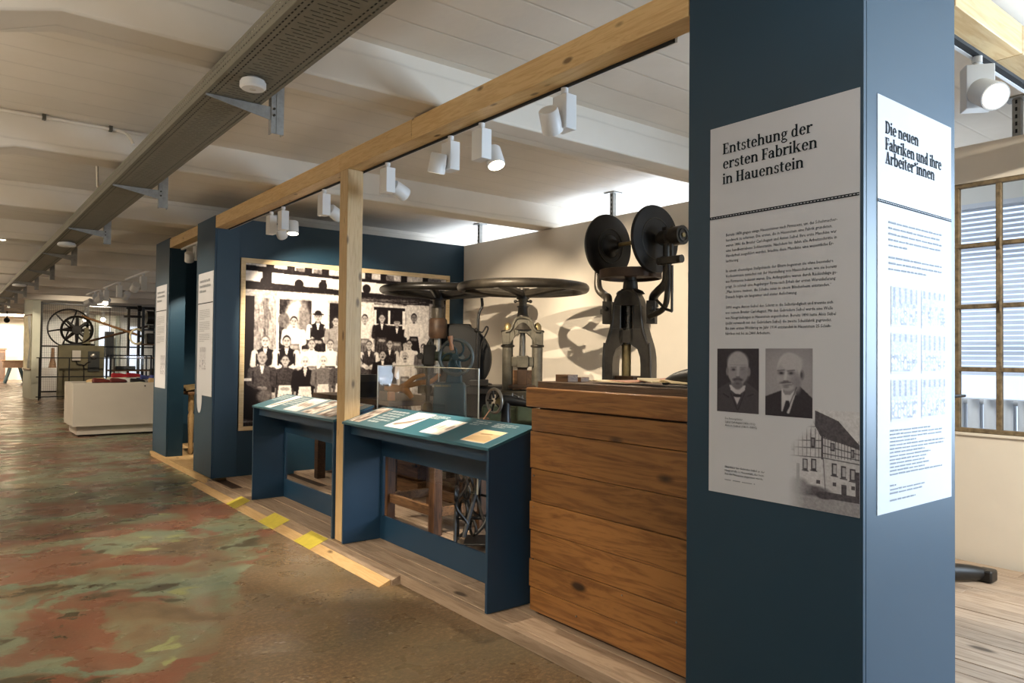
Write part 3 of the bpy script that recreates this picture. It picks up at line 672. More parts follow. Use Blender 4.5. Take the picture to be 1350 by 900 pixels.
def person_p(c, x, y, s, skin=.72, coat=.2, shirt=None, apron=None, hat=False, hair=.2, must=False, bald=False, bottom=None, lap=True, armc=None):
    """x,y head centre; s head half height in px"""
    sh = 2.1*s; b = bottom or y+9*s; armc = coat if armc is None else armc
    c.poly([(x-.5*s, y+.8*s), (x+.5*s, y+.8*s), (x+.7*s, y+1.3*s), (x+sh*.9, y+1.7*s), (x+sh, y+3*s), (x+sh*.8, y+5*s), (x+sh*.9, b), (x-sh*.9, b), (x-sh*.8, y+5*s), (x-sh, y+3*s), (x-sh*.9, y+1.7*s), (x-.7*s, y+1.3*s)], coat)
    for q in (-1, 1):
        c.line(x+q*sh*.88, y+2.1*s, x+q*sh*1.0, y+4.1*s, 1.15*s, armc); c.line(x+q*sh*1.0, y+4.1*s, x+q*.5*s, y+5.0*s, .95*s, armc)
        c.line(x+q*sh*.72, y+2.3*s, x+q*sh*.72, y+4.2*s, .25*s, max(coat-.12, .03))
    if apron is not None:
        c.poly([(x-1.1*s, y+4.4*s), (x+1.1*s, y+4.4*s), (x+2.0*s, b), (x-2.0*s, b)], apron);
        for q in (-.8, -.2, .5): c.line(x+q*s, y+6*s, x+q*1.5*s, b, .16*s, apron-.2)
    c.ell(x-.35*s, y+5.05*s, .5*s, .32*s, skin-.05); c.ell(x+.4*s, y+5.1*s, .5*s, .32*s, skin-.08)
    if shirt is not None: c.poly([(x-.42*s, y+1.1*s), (x+.42*s, y+1.1*s), (x+.1*s, y+2.6*s), (x-.1*s, y+2.6*s)], shirt)
    c.rect(x-.34*s, y+.6*s, x+.34*s, y+1.3*s, skin-.18)
    c.ell(x, y-.08*s, .80*s, 1.02*s, hair if not bald else skin-.03)
    c.ell(x, y+.12*s, .68*s, .88*s, skin); c.ell(x-.76*s, y+.1*s, .12*s, .22*s, skin-.1); c.ell(x+.76*s, y+.1*s, .12*s, .22*s, skin-.1)
    for q in (-1, 1): c.ell(x+q*.28*s, y-.0*s, .11*s, .07*s, .2); c.line(x+q*.12*s, y-.2*s, x+q*.44*s, y-.2*s, .1*s, .25)
    c.line(x+.03*s, y, x+.06*s, y+.34*s, .12*s, skin-.2); c.line(x-.2*s, y+.56*s, x+.2*s, y+.56*s, .1*s, .3)
    if must: c.ell(x, y+.46*s, .36*s, .13*s, .12)
    if hat: c.ell(x, y-.55*s, 1.25*s, .22*s, .1); c.ell(x, y-.85*s, .72*s, .5*s, .12)

def mural():
    W2, H_ = 440, 300; c = Cv(W2, H_, .66)
    X = lambda u: u*W2
    Yv = lambda v: (1-v)*H_
    c.noise(.16, 9); c.noise(.2, 4)
    # beams of the facade
    c.rect(0, Yv(1.0), W2, Yv(.965), .8)
    for u in (.09, .18, .26, .34, .55, .63, .74, .86): c.rect(X(u), Yv(1), X(u+.035), Yv(.955), .15)
    for u in (.22, .30, .66, .89, .93): c.rect(X(u), Yv(.995), X(u+.04), Yv(.955), .45)
    c.poly([(0, Yv(.99)), (X(.42), Yv(.960)), (W2, Yv(.955)), (W2, Yv(.915)), (X(.42), Yv(.926)), (0, Yv(.957))], .12)
    c.poly([(0, Yv(.955)), (W2, Yv(.925)), (W2, Yv(.85)), (0, Yv(.895))], .93)
    for u in (.085, .235, .345, .56, .70, .83): c.ell(X(u), Yv(.893), 9, 9, .1)
    c.rect(X(.075), Yv(.957), X(.115), Yv(.88), .12); c.rect(X(.335), Yv(.93), X(.36), Yv(.87), .12)
    c.poly([(0, Yv(.893)), (X(.42), Yv(.872)), (W2, Yv(.85)), (W2, Yv(.785)), (X(.42), Yv(.82)), (0, Yv(.842))], .13)
    for k in range(46): c.line(rs.rand()*W2, Yv(.80+.04*rs.rand()), rs.rand()*W2, Yv(.80+.04*rs.rand()), .8, .1+.5*rs.rand())
    for k in range(24): x_ = rs.rand()*W2*.5+W2*.5; y_ = Yv(.775+.03*rs.rand()); c.line(x_, y_, x_+30, y_+2*rs.rand(), 1.2, .15+.35*rs.rand())
    # timber lintels, posts, walls
    c.rect(0, Yv(.842), X(.40), Yv(.798), .62); c.rect(X(.14), Yv(.835), X(.46), Yv(.80), .92)
    c.rect(0, Yv(.80), X(.042), Yv(.15), .06)
    for (a, b, v) in ((.042, .078, .55), (.08, .103, .42), (.105, .138, .6)): c.rect(X(a), Yv(.79), X(b), Yv(.48), v)
    for k in range(60): a = .042+.095*rs.rand(); y_ = .5+.28*rs.rand(); c.line(X(a), Yv(y_), X(a+.004), Yv(y_-.06), .8, .25+.35*rs.rand())
    c.rect(X(.138), Yv(.79), X(.295), Yv(.48), .18); c.rect(X(.138), Yv(.79), X(.15), Yv(.45), .88)
    c.ell(X(.225), Yv(.66), 22, 42, .8, 8); c.ell(X(.262), Yv(.66), 12, 38, .5, 6); c.rect(X(.15), Yv(.70), X(.2), Yv(.693), .8); c.ell(X(.17), Yv(.66), 12, 14, .42, 4)
    c.rect(X(.295), Yv(.80), X(.37), Yv(.45), .95); c.rect(X(.37), Yv(.785), X(.43), Yv(.45), .16); c.rect(X(.37), Yv(.785), X(.378), Yv(.45), .8)
    c.rect(X(.43), Yv(.80), X(.60), Yv(.4), .86)
    c.rect(X(.59), Yv(.79), X(.775), Yv(.745), .8); c.rect(X(.60), Yv(.775), X(.765), Yv(.75), .1)
    c.rect(X(.607), Yv(.755), X(.76), Yv(.57), .12)
    for u in (.607, .68, .758): c.rect(X(u-.006), Yv(.755), X(u+.006), Yv(.56), .93)
    c.rect(X(.61), Yv(.66), X(.76), Yv(.652), .9); c.rect(X(.775), Yv(.80), X(.9), Yv(.4), .78); c.rect(X(.9), Yv(.82), X(.945), Yv(.2), .55); c.rect(X(.945), Yv(.82), W2, Yv(0), .35)
    c.noise(.13, 3); c.noise(.12, 6, .5)
    P = lambda u, v, s, **k: person_p(c, X(u), Yv(v), s, **k)
    # back row, standing
    P(.215, .655, 9.5, coat=.88, hair=.15, apron=.5); P(.325, .690, 9.5, coat=.14, shirt=.95, hat=True, apron=.2, armc=.9)
    P(.41, .665, 9.5, coat=.6, apron=.55); P(.475, .68, 9.5, coat=.85, apron=.3); P(.553, .69, 9, coat=.86, apron=.45)
    P(.642, .70, 9, coat=.14, shirt=.9, apron=.3, armc=.2); P(.722, .675, 9, coat=.12, shirt=.95, hat=True, apron=.4); P(.815, .712, 9, skin=.5, coat=.84, apron=.12, hair=.1)
    # middle row
    P(.091, .527, 10.5, coat=.1, shirt=.85, armc=.78, hair=.4); P(.184, .53, 10.5, coat=.08, shirt=.9, armc=.85, hair=.12)
    P(.297, .515, 9.5, coat=.92, hair=.35, apron=.5); P(.385, .515, 9.5, coat=.95, hair=.35, apron=.3); P(.47, .52, 9.5, coat=.5, hair=.3)
    P(.577, .515, 9, coat=.25, shirt=.85, armc=.85, hair=.3); P(.685, .525, 9, coat=.2, shirt=.9, armc=.8); P(.79, .527, 9, coat=.84, hair=.15); P(.87, .50, 9, coat=.4)
    # front row, seated
    P(.079, .425, 11, skin=.6, coat=.3, shirt=.82, bald=True, hair=.5, bottom=Yv(.06)); P(.179, .41, 10.5, skin=.7, coat=.26, apron=.86, bottom=Yv(.02))
    P(.269, .40, 10.5, skin=.86, coat=.1, shirt=.8, apron=.88, hair=.8, bottom=Yv(.02)); P(.353, .405, 10, skin=.9, coat=.45, apron=.86, hair=.75, bottom=Yv(.02))
    P(.44, .41, 10, coat=.35, apron=.84, bottom=Yv(.02)); P(.525, .40, 10, coat=.3, apron=.8, bottom=Yv(.02))
    P(.648, .45, 9.5, coat=.12, shirt=.9, must=True, bottom=Yv(.02)); P(.768, .44, 9.5, skin=.75, coat=.84, must=True, bald=True, apron=.4, bottom=Yv(.02)); P(.9, .43, 9.5, coat=.3, bottom=Yv(.02))
    c.ell(X(.04), Yv(.14), 34, 30, .12, 8); c.ell(X(.09), Yv(.19), 14, 12, .4, 6); c.rect(0, Yv(.30), X(.035), Yv(.285), .8)
    c.rect(0, Yv(.035), W2, H_, .22)
    c.noise(.14, 2); c.blur(1); c.a = (c.a-.5)*1.3+.45
    return c.rgb((24, 18, 20), (250, 243, 236))

def portrait(kind):
    c = Cv(90, 118, .14 if kind == 1 else .58)
    if kind == 1:
        c.ell(45, 118, 58, 48, .24, 4); c.poly([(0, 76), (28, 62), (66, 62), (90, 78), (90, 118), (0, 118)], .22)
        c.poly([(28, 70), (60, 70), (45, 82)], .85); c.rect(31, 56, 58, 72, .45)
        c.ell(45, 36, 23, 31, .62, 2); c.ell(45, 24, 22, 18, .72, 5); c.ell(22.5, 42, 3, 8, .5); c.ell(68.5, 42, 3.5, 8, .5)
        for x in (36, 56): c.ell(x, 38.5, 6, 3.2, .45, 3); c.ell(x, 38.5, 3, 1.6, .15, 1); c.line(x-6, 34.5, x+6, 34, 1.5, .42)
        c.ell(58, 46, 9, 12, .56, 9); c.line(28, 30, 62, 30, 1, .58)
        c.line(46, 38, 45, 50, 5, .72); c.line(42, 52, 49, 52, 2, .3); c.ell(45, 57, 11, 3.4, .22, 2); c.ell(45, 66, 10, 9, .42, 3); c.ell(45, 64, 4, 2, .3)
        c.poly([(27, 66), (33, 68), (45, 80), (57, 68), (62, 66), (60, 76), (46, 86), (30, 76)], .85)
        c.poly([(37, 88), (51, 88), (44, 103)], .86); c.ell(44, 86, 9, 3, .08)
        c.line(30, 82, 44, 112, 1.5, .1); c.line(60, 80, 46, 112, 1.5, .1); c.line(14, 84, 26, 90, 2, .1); c.line(66, 86, 78, 82, 2, .12)
    else:
        c.ell(45, 60, 60, 60, .68, 30)
        c.poly([(0, 84), (32, 72), (66, 64), (90, 84), (90, 118), (0, 118)], .12)
        c.poly([(32, 70), (62, 66), (46, 112), (32, 108)], .88); c.poly([(40, 90), (46, 90), (48, 98), (40, 112), (33, 110)], .1)
        c.rect(35, 60, 60, 80, .55); c.poly([(32, 72), (44, 86), (34, 96)], .92); c.poly([(62, 66), (48, 92), (44, 84)], .9)
        c.ell(46, 34, 23, 27, .82, 3); c.ell(43, 46, 21, 27, .72, 2); c.ell(50, 24, 20, 14, .8, 5); c.ell(70, 45, 4, 9, .5, 1.5); c.ell(69, 45, 2, 5, .25)
        for x in (31, 50): c.ell(x, 42.5, 6.5, 3.2, .42, 3); c.ell(x, 42.5, 3, 1.6, .12, 1); c.line(x-7, 38.5, x+6, 37, 2, .38)
        c.ell(56, 54, 9, 10, .6, 8)
        c.line(40, 42, 38, 54, 5, .82); c.line(36, 56, 44, 56, 2, .3); c.ell(40, 60, 12, 3.6, .34, 2); c.line(29, 62, 51, 60, 1.4, .85); c.ell(40, 66, 6, 2, .5); c.ell(62, 60, 6, 14, .55, 6)
        c.line(60, 66, 40, 112, 1.2, .05)
    c.noise(.05, 2); c.blur(1); return c.rgb((34, 30, 36), (206, 204, 208))

def house_pic():
    W2, H_ = 150, 190; c = Cv(W2, H_, .92)
    # u 0..1 == .315...567, v from top 1.236 to .91
    X = lambda u: (u-.315)/.252*W2
    Y2 = lambda z: (1.236-z)/.326*H_
    c.poly([(X(.322), Y2(1.10)), (X(.349), Y2(1.21)), (X(.408), Y2(1.196)), (X(.443), Y2(1.152)), (X(.443), Y2(.96)), (X(.32), Y2(.97))], .88)
    c.poly([(X(.443), Y2(1.152)), (X(.567), Y2(1.128)), (X(.567), Y2(.965)), (X(.46), Y2(.96)), (X(.443), Y2(.955))], .84)
    c.poly([(X(.40), Y2(1.236)), (X(.42), Y2(1.232)), (X(.498), Y2(1.203)), (X(.567), Y2(1.133)), (X(.567), Y2(1.118)), (X(.443), Y2(1.150))], .22)
    c.poly([(X(.398), Y2(1.236)), (X(.408), Y2(1.236)), (X(.446), Y2(1.154)), (X(.438), Y2(1.150)), (X(.405), Y2(1.205))], .18)
    D = .2
    for (a, b) in ((1.172, 1.182), (1.128, 1.137), (1.106, 1.112), (1.078, 1.082)): c.line(X(.33), Y2(a), X(.443), Y2(b), 1.6, D)
    c.line(X(.325), Y2(1.12), X(.352), Y2(1.21), 2, .6)
    for u in (.345, .36, .375, .39, .403, .42, .432): c.line(X(u), Y2(1.17 if u > .35 else 1.14), X(u), Y2(1.08), 1.1, D+.1)
    for u in (.375, .39, .405, .42): c.line(X(u), Y2(1.19-abs(u-.40)*.8), X(u), Y2(1.13), 1.1, D+.1)
    c.line(X(.443), Y2(1.155), X(.443), Y2(1.08), 4, .15); c.line(X(.447), Y2(1.08), X(.455), Y2(.965), 1.6, .25)
    for (a, b) in ((1.147, 1.123), (1.122, 1.104), (1.097, 1.087), (1.082, 1.074)): c.line(X(.443), Y2(a), X(.567), Y2(b), 1.8, D)
    for u in (.453, .463, .473, .488, .497, .508, .518, .528, .538, .553, .562): c.line(X(u), Y2(1.145), X(u), Y2(1.085), 1.1, D)
    for (u, z, w_, h_) in ((.478, 1.12, .014, .026), (.543, 1.105, .012, .026), (.366, 1.168, .012, .024), (.412, 1.128, .014, .032), (.34, 1.11, .012, .03)): c.rect(X(u-w_/2), Y2(z+h_/2), X(u+w_/2), Y2(z-h_/2), .16); c.rect(X(u-w_/4), Y2(z+h_/3), X(u+w_/4), Y2(z-h_/3), .5)
    for (u, z) in ((.384, 1.055), (.414, 1.058), (.484, 1.05), (.514, 1.045), (.543, 1.04)):
        c.rect(X(u-.009), Y2(z+.018), X(u+.009), Y2(z-.02), .18); c.rect(X(u-.004), Y2(z+.013), X(u+.006), Y2(z-.014), .72); c.line(X(u-.01), Y2(z-.021), X(u+.011), Y2(z-.022), 2, .15)
    c.rect(X(.352), Y2(1.055), X(.365), Y2(.99), .5)
    for (u, z) in ((.43, 1.003), (.484, 1.003), (.545, 1.0)): c.rect(X(u-.006), Y2(z+.006), X(u+.006), Y2(z-.006), .2)
    c.rect(X(.508), Y2(1.005), X(.524), Y2(.967), .2); c.rect(X(.552), Y2(1.05), X(.567), Y2(.96), .22)
    c.poly([(X(.315), Y2(.965)), (X(.567), Y2(.965)), (X(.567), Y2(.91)), (X(.315), Y2(.91))], .62)
    c.ell(X(.41), Y2(.972), 36, 10, .30, 5); c.ell(X(.45), Y2(.962), 16, 7, .15, 3); c.rect(X(.455), Y2(.975), X(.567), Y2(.953), .22); c.ell(X(.36), Y2(.98), 24, 16, .5, 8)
    c.noise(.1, 2); c.noise(.12, 4)
    # soft fade into the paper
    f = np.clip((c.X-4)/38, 0, 1)*np.clip((c.X+60-(c.Y-0)*.0)/40, 0, 1); g = np.clip((c.Y-18-np.clip(60-c.X, 0, 60))/20, 0, 1)
    f = np.where(c.X < 62, f*g, f); paper = .985
    rf = np.where((c.Y < (c.X-62)*1.0-6) | (c.Y < 2), 0.0, 1.0)
    a = c.rgb((48, 44, 50), (214, 214, 218)); pc = np.array(srgb(200, 202, 208)[:3]); f = f[..., None]
    return a*f+pc*(1-f)
def group_pic(seed):
    r_ = np.random.RandomState(seed); c = Cv(48, 64, .62)
    for k in range(5): x = 4+k*10; c.rect(x, 2, x+4, 14 if seed % 2 else 26, .35)
    if seed % 3 == 0:
        for k in range(4): c.rect(3+k*12, 26, 8+k*12, 38, .38)
    c.rect(0, 34, 48, 60, .45)
    for row in range(4):
        for k in range(9):
            x = 3+k*5.2+r_.rand()*2; y = 32+row*7+r_.rand()*3; c.ell(x, y+4, 2.6, 4, .25+.65*r_.rand()); c.ell(x, y, 1.2, 1.5, .85)
    c.noise(.25, 2); c.rect(0, 60, 48, 64, .7); return c.rgb((104, 106, 118), (236, 236, 240))

# ---------------------------------------------------------------- blue pillars with posters
def pillar(y0, y1, label, sides, X1=2.93):
    t = thing('display_pillar', label, 'pillar', (2.25, (y0+y1)/2, .065), group='blue display pillars')
    zb, ztp = .068, 2.86
    obj('front_panel', MB().box(2.25, 2.268, y0, y1, zb, ztp), M['teal'], t, bev=.0015)
    obj('side_panel', MB().box(2.270, X1, y0, y0+.018, zb, ztp), M['teal'], t, bev=.0015)
    obj('side_panel', MB().box(2.270, X1, y1-.018, y1, zb, ztp), M['teal'], t, bev=.0015)
    obj('rear_panel', MB().box(X1-.018, X1, y0+.02, y1-.02, zb, ztp), M['teal'], t)
    obj('shadow_gap', MB().box(2.28, X1-.03, y0+.03, y1-.03, .066, .072), M['slot'], t)
    return t
# near pillar
P1 = pillar(1.122, 1.80, 'near tall blue pillar with two white text posters', 2)
PLf = Plane((2.2488, 1.697, 0), (0, -1, 0), (0, 0, 1), (-1, 0, 0))
po = obj('poster', MB().box(2.2476, 2.25, 1.132, 1.697, .909, 2.252), M['poster'], P1, label='white poster about the first factories, with two portraits and a half-timbered house')
for PLc in (PLf,): PLc.o = Vector((2.2472, 1.697, 0))
obj('title_text', slab_text('Entstehung der', PLf, .056, 2.147, .039, .352), M['ink'], po)
obj('title_text', slab_text('ersten Fabriken', PLf, .056, 2.0925, .039, .370), M['ink'], po)
obj('title_text', slab_text('in Hauenstein', PLf, .056, 2.0365, .039, .322), M['ink'], po)
sm = MB();
def prect(mb, P_, a, b, c_, d, off=.0005): mb.add([P_(a, c_, off), P_(b, c_, off), P_(b, d, off), P_(a, d, off)], [(0, 1, 2, 3)])
prect(sm, PLf, 0, .564, 1.912, 1.9225); obj('seam_band', sm, M['ink'], po)
dd = MB()
for k in range(47): prect(dd, PLf, .004+k*.012, .0115+k*.012, 1.9163, 1.9185, .0011)
obj('stitch_dashes', dd, M['poster'], po)
body = MB()
PARA = [(1.843, ["Bereits 1870 gingen einige Hauensteiner nach Pirmasens, um das Schuhmacher-", "handwerk zu erlernen. Die ersten, die in Hauenstein eine Fabrik gründeten,", "waren 1886 die Brüder Carl-August und Anton Seibel. Ihre erste Maschine war", "eine handbetriebene Sohlenstanze. Nachdem bis dahin alle Arbeitsschritte in", "Handarbeit ausgeführt wurden, brachte diese Maschine eine wesentliche Er-", "leichterung."], (.422, .405, .420, .420, .410, .055)),
        (1.7115, ["In einem ehemaligen Stallgebäude der Eltern begannen sie ohne besondere", "Vorkenntnisse zunächst mit der Herstellung von Hausschuhen, wie sie bereits", "aus Pirmasens bekannt waren. Die Anfangsjahre waren durch Rückschläge ge-", "prägt. So schrieb eine Augsburger Firma nach Erhalt der ersten Warenlieferung:", "\u201eMan könne meinen, die Schuhe seien in einem Blindenheim entstanden.\u201c", "Danach folgte ein langsamer und steter Aufschwung."], (.409, .420, .422, .418, .403, .283)),
        (1.5785, ["1890 wagte Anton Seibel den Schritt in die Selbständigkeit und trennte sich", "von seinem Bruder Carl-August. Mit den Gebrüdern Seibel wurde eine Welle", "von Neugründungen in Hauenstein angeschoben. Bereits 1890 hatte Alois Seibel", "(nicht verwandt mit den Gebrüdern Seibel) die zweite Schuhfabrik gegründet.", "Bis zum ersten Weltkrieg im Jahr 1914 entstanden in Hauenstein 25 Schuh-", "fabriken mit bis zu 2400 Arbeitern."], (.408, .408, .418, .404, .402, .183))]
for z0, lines, ws in PARA:
    for k, (ln, wd) in enumerate(zip(lines, ws)): sans_line(body, ln, PLf, .071, z0-k*.0190, .0150, wd)
obj('body_text', body, M['ink'], po)
cap = MB()
for k, (ln, wd) in enumerate((("Die Firmengründer", .074), ("Seibel Carl-August (1856–1912)", .125), ("Anton Seibel (1861–1895)", .132))): sans_line(cap, ln, PLf, .071, 1.178-k*.0125, .0105, wd)
for k, (ln, wd) in enumerate((("Elternhaus der Gebrüder Seibel an der", .163), ("Hauptstraße in Hauenstein, das beim", .160), ("Bau der Pirmasens abgerissen wurde.", .158))): sans_line(cap, ln, PLf, .071, 1.003-k*.0125, .0105, wd)
obj('caption_text', cap, M['ink'], po)
c3 = MB(); word_bars(c3, PLf, .071, .958, .125, .004, 3); obj('credit_text', c3, M['ink_grey_glare'], po)
grid_print('portrait_photo', portrait(1), PLf, .036, 1.205, .174, .229, po, 'printed portrait of a bald bearded man in a dark suit', .0004)
grid_print('portrait_photo', portrait(2), PLf, .236, 1.2045, .174, .2295, po, 'printed portrait of a white-haired man with a moustache', .0006)
grid_print('house_photo', house_pic(), PLf, .315, .910, .2505, .294, po, 'printed photo of a half-timbered house fading into the paper', .0003) if False else None
hp = house_pic(); grid_print('house_photo', hp, PLf, .315, .910, .2505, .326, po, 'printed photo of a half-timbered house fading into the paper', .0002)
# right poster
PRf = Plane((2.338, 1.1196, 0), (1, 0, 0), (0, 0, 1), (0, -1, 0))
pr = obj('poster', MB().box(2.338, 2.894, 1.1200, 1.1222, .907, 2.25), M['poster'], P1, label='white poster about the new factories and their workers with six group photos')
obj('title_text', slab_text('Die neuen', PRf, .050, 2.132, .040, .240), M['ink'], pr)
obj('title_text', slab_text('Fabriken und ihre', PRf, .050, 2.079, .040, .422), M['ink'], pr)
obj('title_text', slab_text('Arbeiter*innen', PRf, .050, 2.034, .040, .366), M['ink'], pr)
sm = MB(); prect(sm, PRf, 0, .556, 1.9035, 1.9135); obj('seam_band', sm, M['ink'], pr)
dd = MB()
for k in range(46): prect(dd, PRf, .004+k*.012, .0115+k*.012, 1.9075, 1.9097, .0011)
obj('stitch_dashes', dd, M['poster'], pr)
tx = MB(); q = 0
for z0, ws in ((1.843, (.40, .39, .40, .395, .13)), (1.729, (.40, .40, .28))):
    for k, wd in enumerate(ws): word_bars(tx, PRf, .073, z0-k*.0187, wd, .007, q); q += 1
for k, wd in enumerate((.295, .39, .385, .185, .41, .40, .25, .295, .27, .25, .29, .25, .39)): word_bars(tx, PRf, .084, 1.167-k*.0118, wd, .0055, q); q += 1
for z, wd in ((.99, .04), (.977, .25), (.965, .23), (.942, .18)): word_bars(tx, PRf, .084, z, wd, .0055, q); q += 1
obj('body_text', tx, M['ink_grey_glare'], pr)
k = 0
for (u0, w_) in ((.089, .19), (.311, .19)):
    for (v0, h_) in ((1.508, .132), (1.354, .134), (1.199, .136)):
        grid_print('group_photo', group_pic(k), PRf, u0, v0, w_, h_, pr, off=.0006); k += 1
# far pillars
def far_poster(par, y1, seed, oval):
    PLk = Plane((2.2470, y1, 0), (0, -1, 0), (0, 0, 1), (-1, 0, 0))
    b = obj('poster', MB().box(2.2476, 2.25, y1-.575, y1, .93, 2.275), M['poster'], par)
    tm = MB()
    for k, wd in enumerate((.40, .42, .25)): word_bars(tm, PLk, .06, 2.17-k*.055, wd, .030, seed+k)
    z = 1.86
    for para in (6, 6, 5):
        for k in range(para): word_bars(tm, PLk, .07, z, .40 if k < para-1 else .2, .007, seed+50+k); z -= .019
        z -= .018
    obj('printed_lines', tm, M['ink_grey_glare'], b)
    sm = MB(); prect(sm, PLk, 0, .575, 1.935, 1.945); obj('seam_band', sm, M['ink'], b)
    grid_print('group_photo', group_pic(seed), PLk, .10 if oval else .30, 1.10 if not oval else 1.2, .24, .26, b, off=.0006)
    if oval:
        ov = MB(); n = 28
        pts = [(.12+.10*math.cos(2*PI*i/n), .90+.17*math.sin(2*PI*i/n)) for i in range(n)]
        ov.add([PLk(a, b_, .0012) for a, b_ in pts], [tuple(range(n))]); obj('round_sticker', ov, M['poster'], b)
P2 = pillar(8.06, 8.75, 'blue pillar at the left end of the mural wall, second from the camera', 1, 2.515); far_poster(P2, 8.66, 11, True)
P3 = pillar(10.05, 10.80, 'farthest blue pillar, beside the white shoe podium', 1, 2.45); far_poster(P3, 10.72, 21, False)

# ---------------------------------------------------------------- mural
mu = thing('mural_picture', 'large framed sepia print of workers grouped before a timbered house', 'picture', (3.87, 8.1, .56))
PM = Plane((2.545, 8.083, .585), (1, 0, 0), (0, 0, 1), (0, -1, 0))
obj('backing', MB().box(2.53, 5.21, 8.084, 8.104, .565, 2.43), M['frame'], mu)
grid_print('print', mural(), PM, .03, .0, 2.6, 1.80, mu, 'sepia group photograph', .0008)
for (a, b, c_, d) in ((2.53, 5.225, 2.385, 2.437), (2.53, 5.225, .555, .60)): obj('frame_strip', MB().box(a, b, 8.068, 8.104, c_, d), M['frame'], mu, bev=.003)
for (a, b) in ((2.53, 2.582), (5.172, 5.225)): obj('frame_strip', MB().box(a, b, 8.069, 8.104, .60, 2.385), M['frame'], mu, bev=.003)

# ---------------------------------------------------------------- blue reading desks
def desk(y0, y1, label, pics, seed):
    t = thing('reading_desk', label, 'desk', (2.235, (y0+y1)/2, .065), group='blue reading desks')
    T = M['teal_dark']
    zf, zb_ = .912, 1.004
    for (a, b) in ((y0, y0+.02), (y1-.02, y1)):
        obj('side_panel', MB().prism([(2.235, .067), (2.545, .067), (2.545, zb_-.004), (2.235, zf-.004)], 1, a, b), T, t, bev=.0015)
    sl = (zb_-zf)/.31
    def zt_(x): return zf+(x-2.235)*sl
    obj('top_board', MB().prism([(2.227, zt_(2.227)-.004), (2.553, zt_(2.553)-.004), (2.553, zt_(2.553)+.012), (2.227, zt_(2.227)+.012)], 1, y0-.006, y1+.006), M['desk_top'], t, bev=.0015)
    obj('apron', MB().box(2.285, 2.30, y0+.02, y1-.02, .835, zt_(2.285)-.006), T, t)
    xr = 2.527; ya, yb = y0+.02, y1-.02
    oa, ob = y0+.05, y1-.05
    rp_ = MB().box(xr, xr+.018, ya, yb, .665, .975).box(xr, xr+.018, ya, yb, .067, .235).box(xr, xr+.018, ya, oa, .235, .665).box(xr, xr+.018, ob, yb, .235, .665)
    obj('rear_panel', rp_, T, t)
    L = math.hypot(.32, .095)
    e = Vector((.3, 0, .3*sl)).normalized()
    n_ = Vector((-e.z, 0, e.x))
    Pt = Plane(Vector((2.230, 0, zt_(2.230)+.0122)), (0, -1, 0), e, n_)   # u = -y, v = up the slope
    k = 0
    r_ = np.random.RandomState(seed)
    for (ua, ub, va, vb, kind) in pics:
        c = Cv(40, 40, .9)
        if kind == 'shoe': c.poly([(4, 30), (20, 24), (34, 8), (37, 12), (30, 26), (12, 35)], .45); c.line(6, 33, 34, 14, 2, .2)
        elif kind == 'wood': c.a[:] = .75; c.poly([(2, 36), (2, 22), (26, 16), (38, 24), (38, 36)], .6); c.line(10, 14, 26, 12, 2.5, .25); c.rect(0, 0, 40, 10, .98)
        elif kind == 'photo': c.a[:] = .55; c.noise(.9, 6); c.noise(.3, 2)
        else: c.a[:] = .85; c.noise(.2, 5); [c.ell(8+8*q, 18+6*r_.rand(), 3.5, 7, .35+.3*r_.rand()) for q in range(4)]; c.rect(0, 0, 40, 7, .95)
        c.blur(1); lo, hi = ((70, 50, 42), (255, 250, 242)) if kind != 'wood' else ((110, 76, 50), (255, 232, 184))
        if kind != 'photo': fr_ = MB(); prect(fr_, Pt, -ub-.006, -ua+.006, va*L-.006, vb*L+.006, .0004); obj('print_border', fr_, M['poster'], t)
        grid_print('desk_photo', c.rgb(lo, hi), Pt, -ub, va*L, ub-ua, (vb-va)*L, t, off=.0009)
    return t, Pt, L
def desk_text(t, Pt, L, blocks):
    tx = MB(); q = 0
    for (ya, yb, va, vb, n) in blocks:    # text lines run along the slope? no: along the desk
        for k in range(n):
            v = vb-(vb-va)*(k+.9)/n
            word_bars(tx, Pt, -yb, v*L, (yb-ya)*(1 if k < n-1 else .6), (vb-va)*L/n*.62, q*7+k)
        q += 1
    obj('printed_text', tx, M['ink_pale'], t)
d2, Pt, L = desk(3.065, 4.81, 'near blue reading desk with four pictures on its sloping top', ((4.62, 4.79, .10, .94, 'photo'), (4.045, 4.27, .14, .92, 'shoe'), (3.62, 3.83, .15, .77, 'row'), (3.155, 3.37, .12, .60, 'wood')), 3)
desk_text(d2, Pt, L, ((4.34, 4.57, .2, .9, 6), (3.855, 4.03, .74, .92, 3), (3.43, 3.58, .72, .95, 3), (3.165, 3.37, .74, .93, 3)))
d1, Pt, L = desk(4.97, 6.72, 'far blue reading desk beyond the pine post', ((6.3, 6.44, .06, .95, 'shoe'), (5.75, 6.03, .1, .94, 'row'), (5.42, 5.66, .1, .95, 'photo'), (5.08, 5.36, .1, .95, 'photo')), 9)
desk_text(d1, Pt, L, ((6.5, 6.69, .5, .94, 5), (6.08, 6.26, .3, .94, 6)))

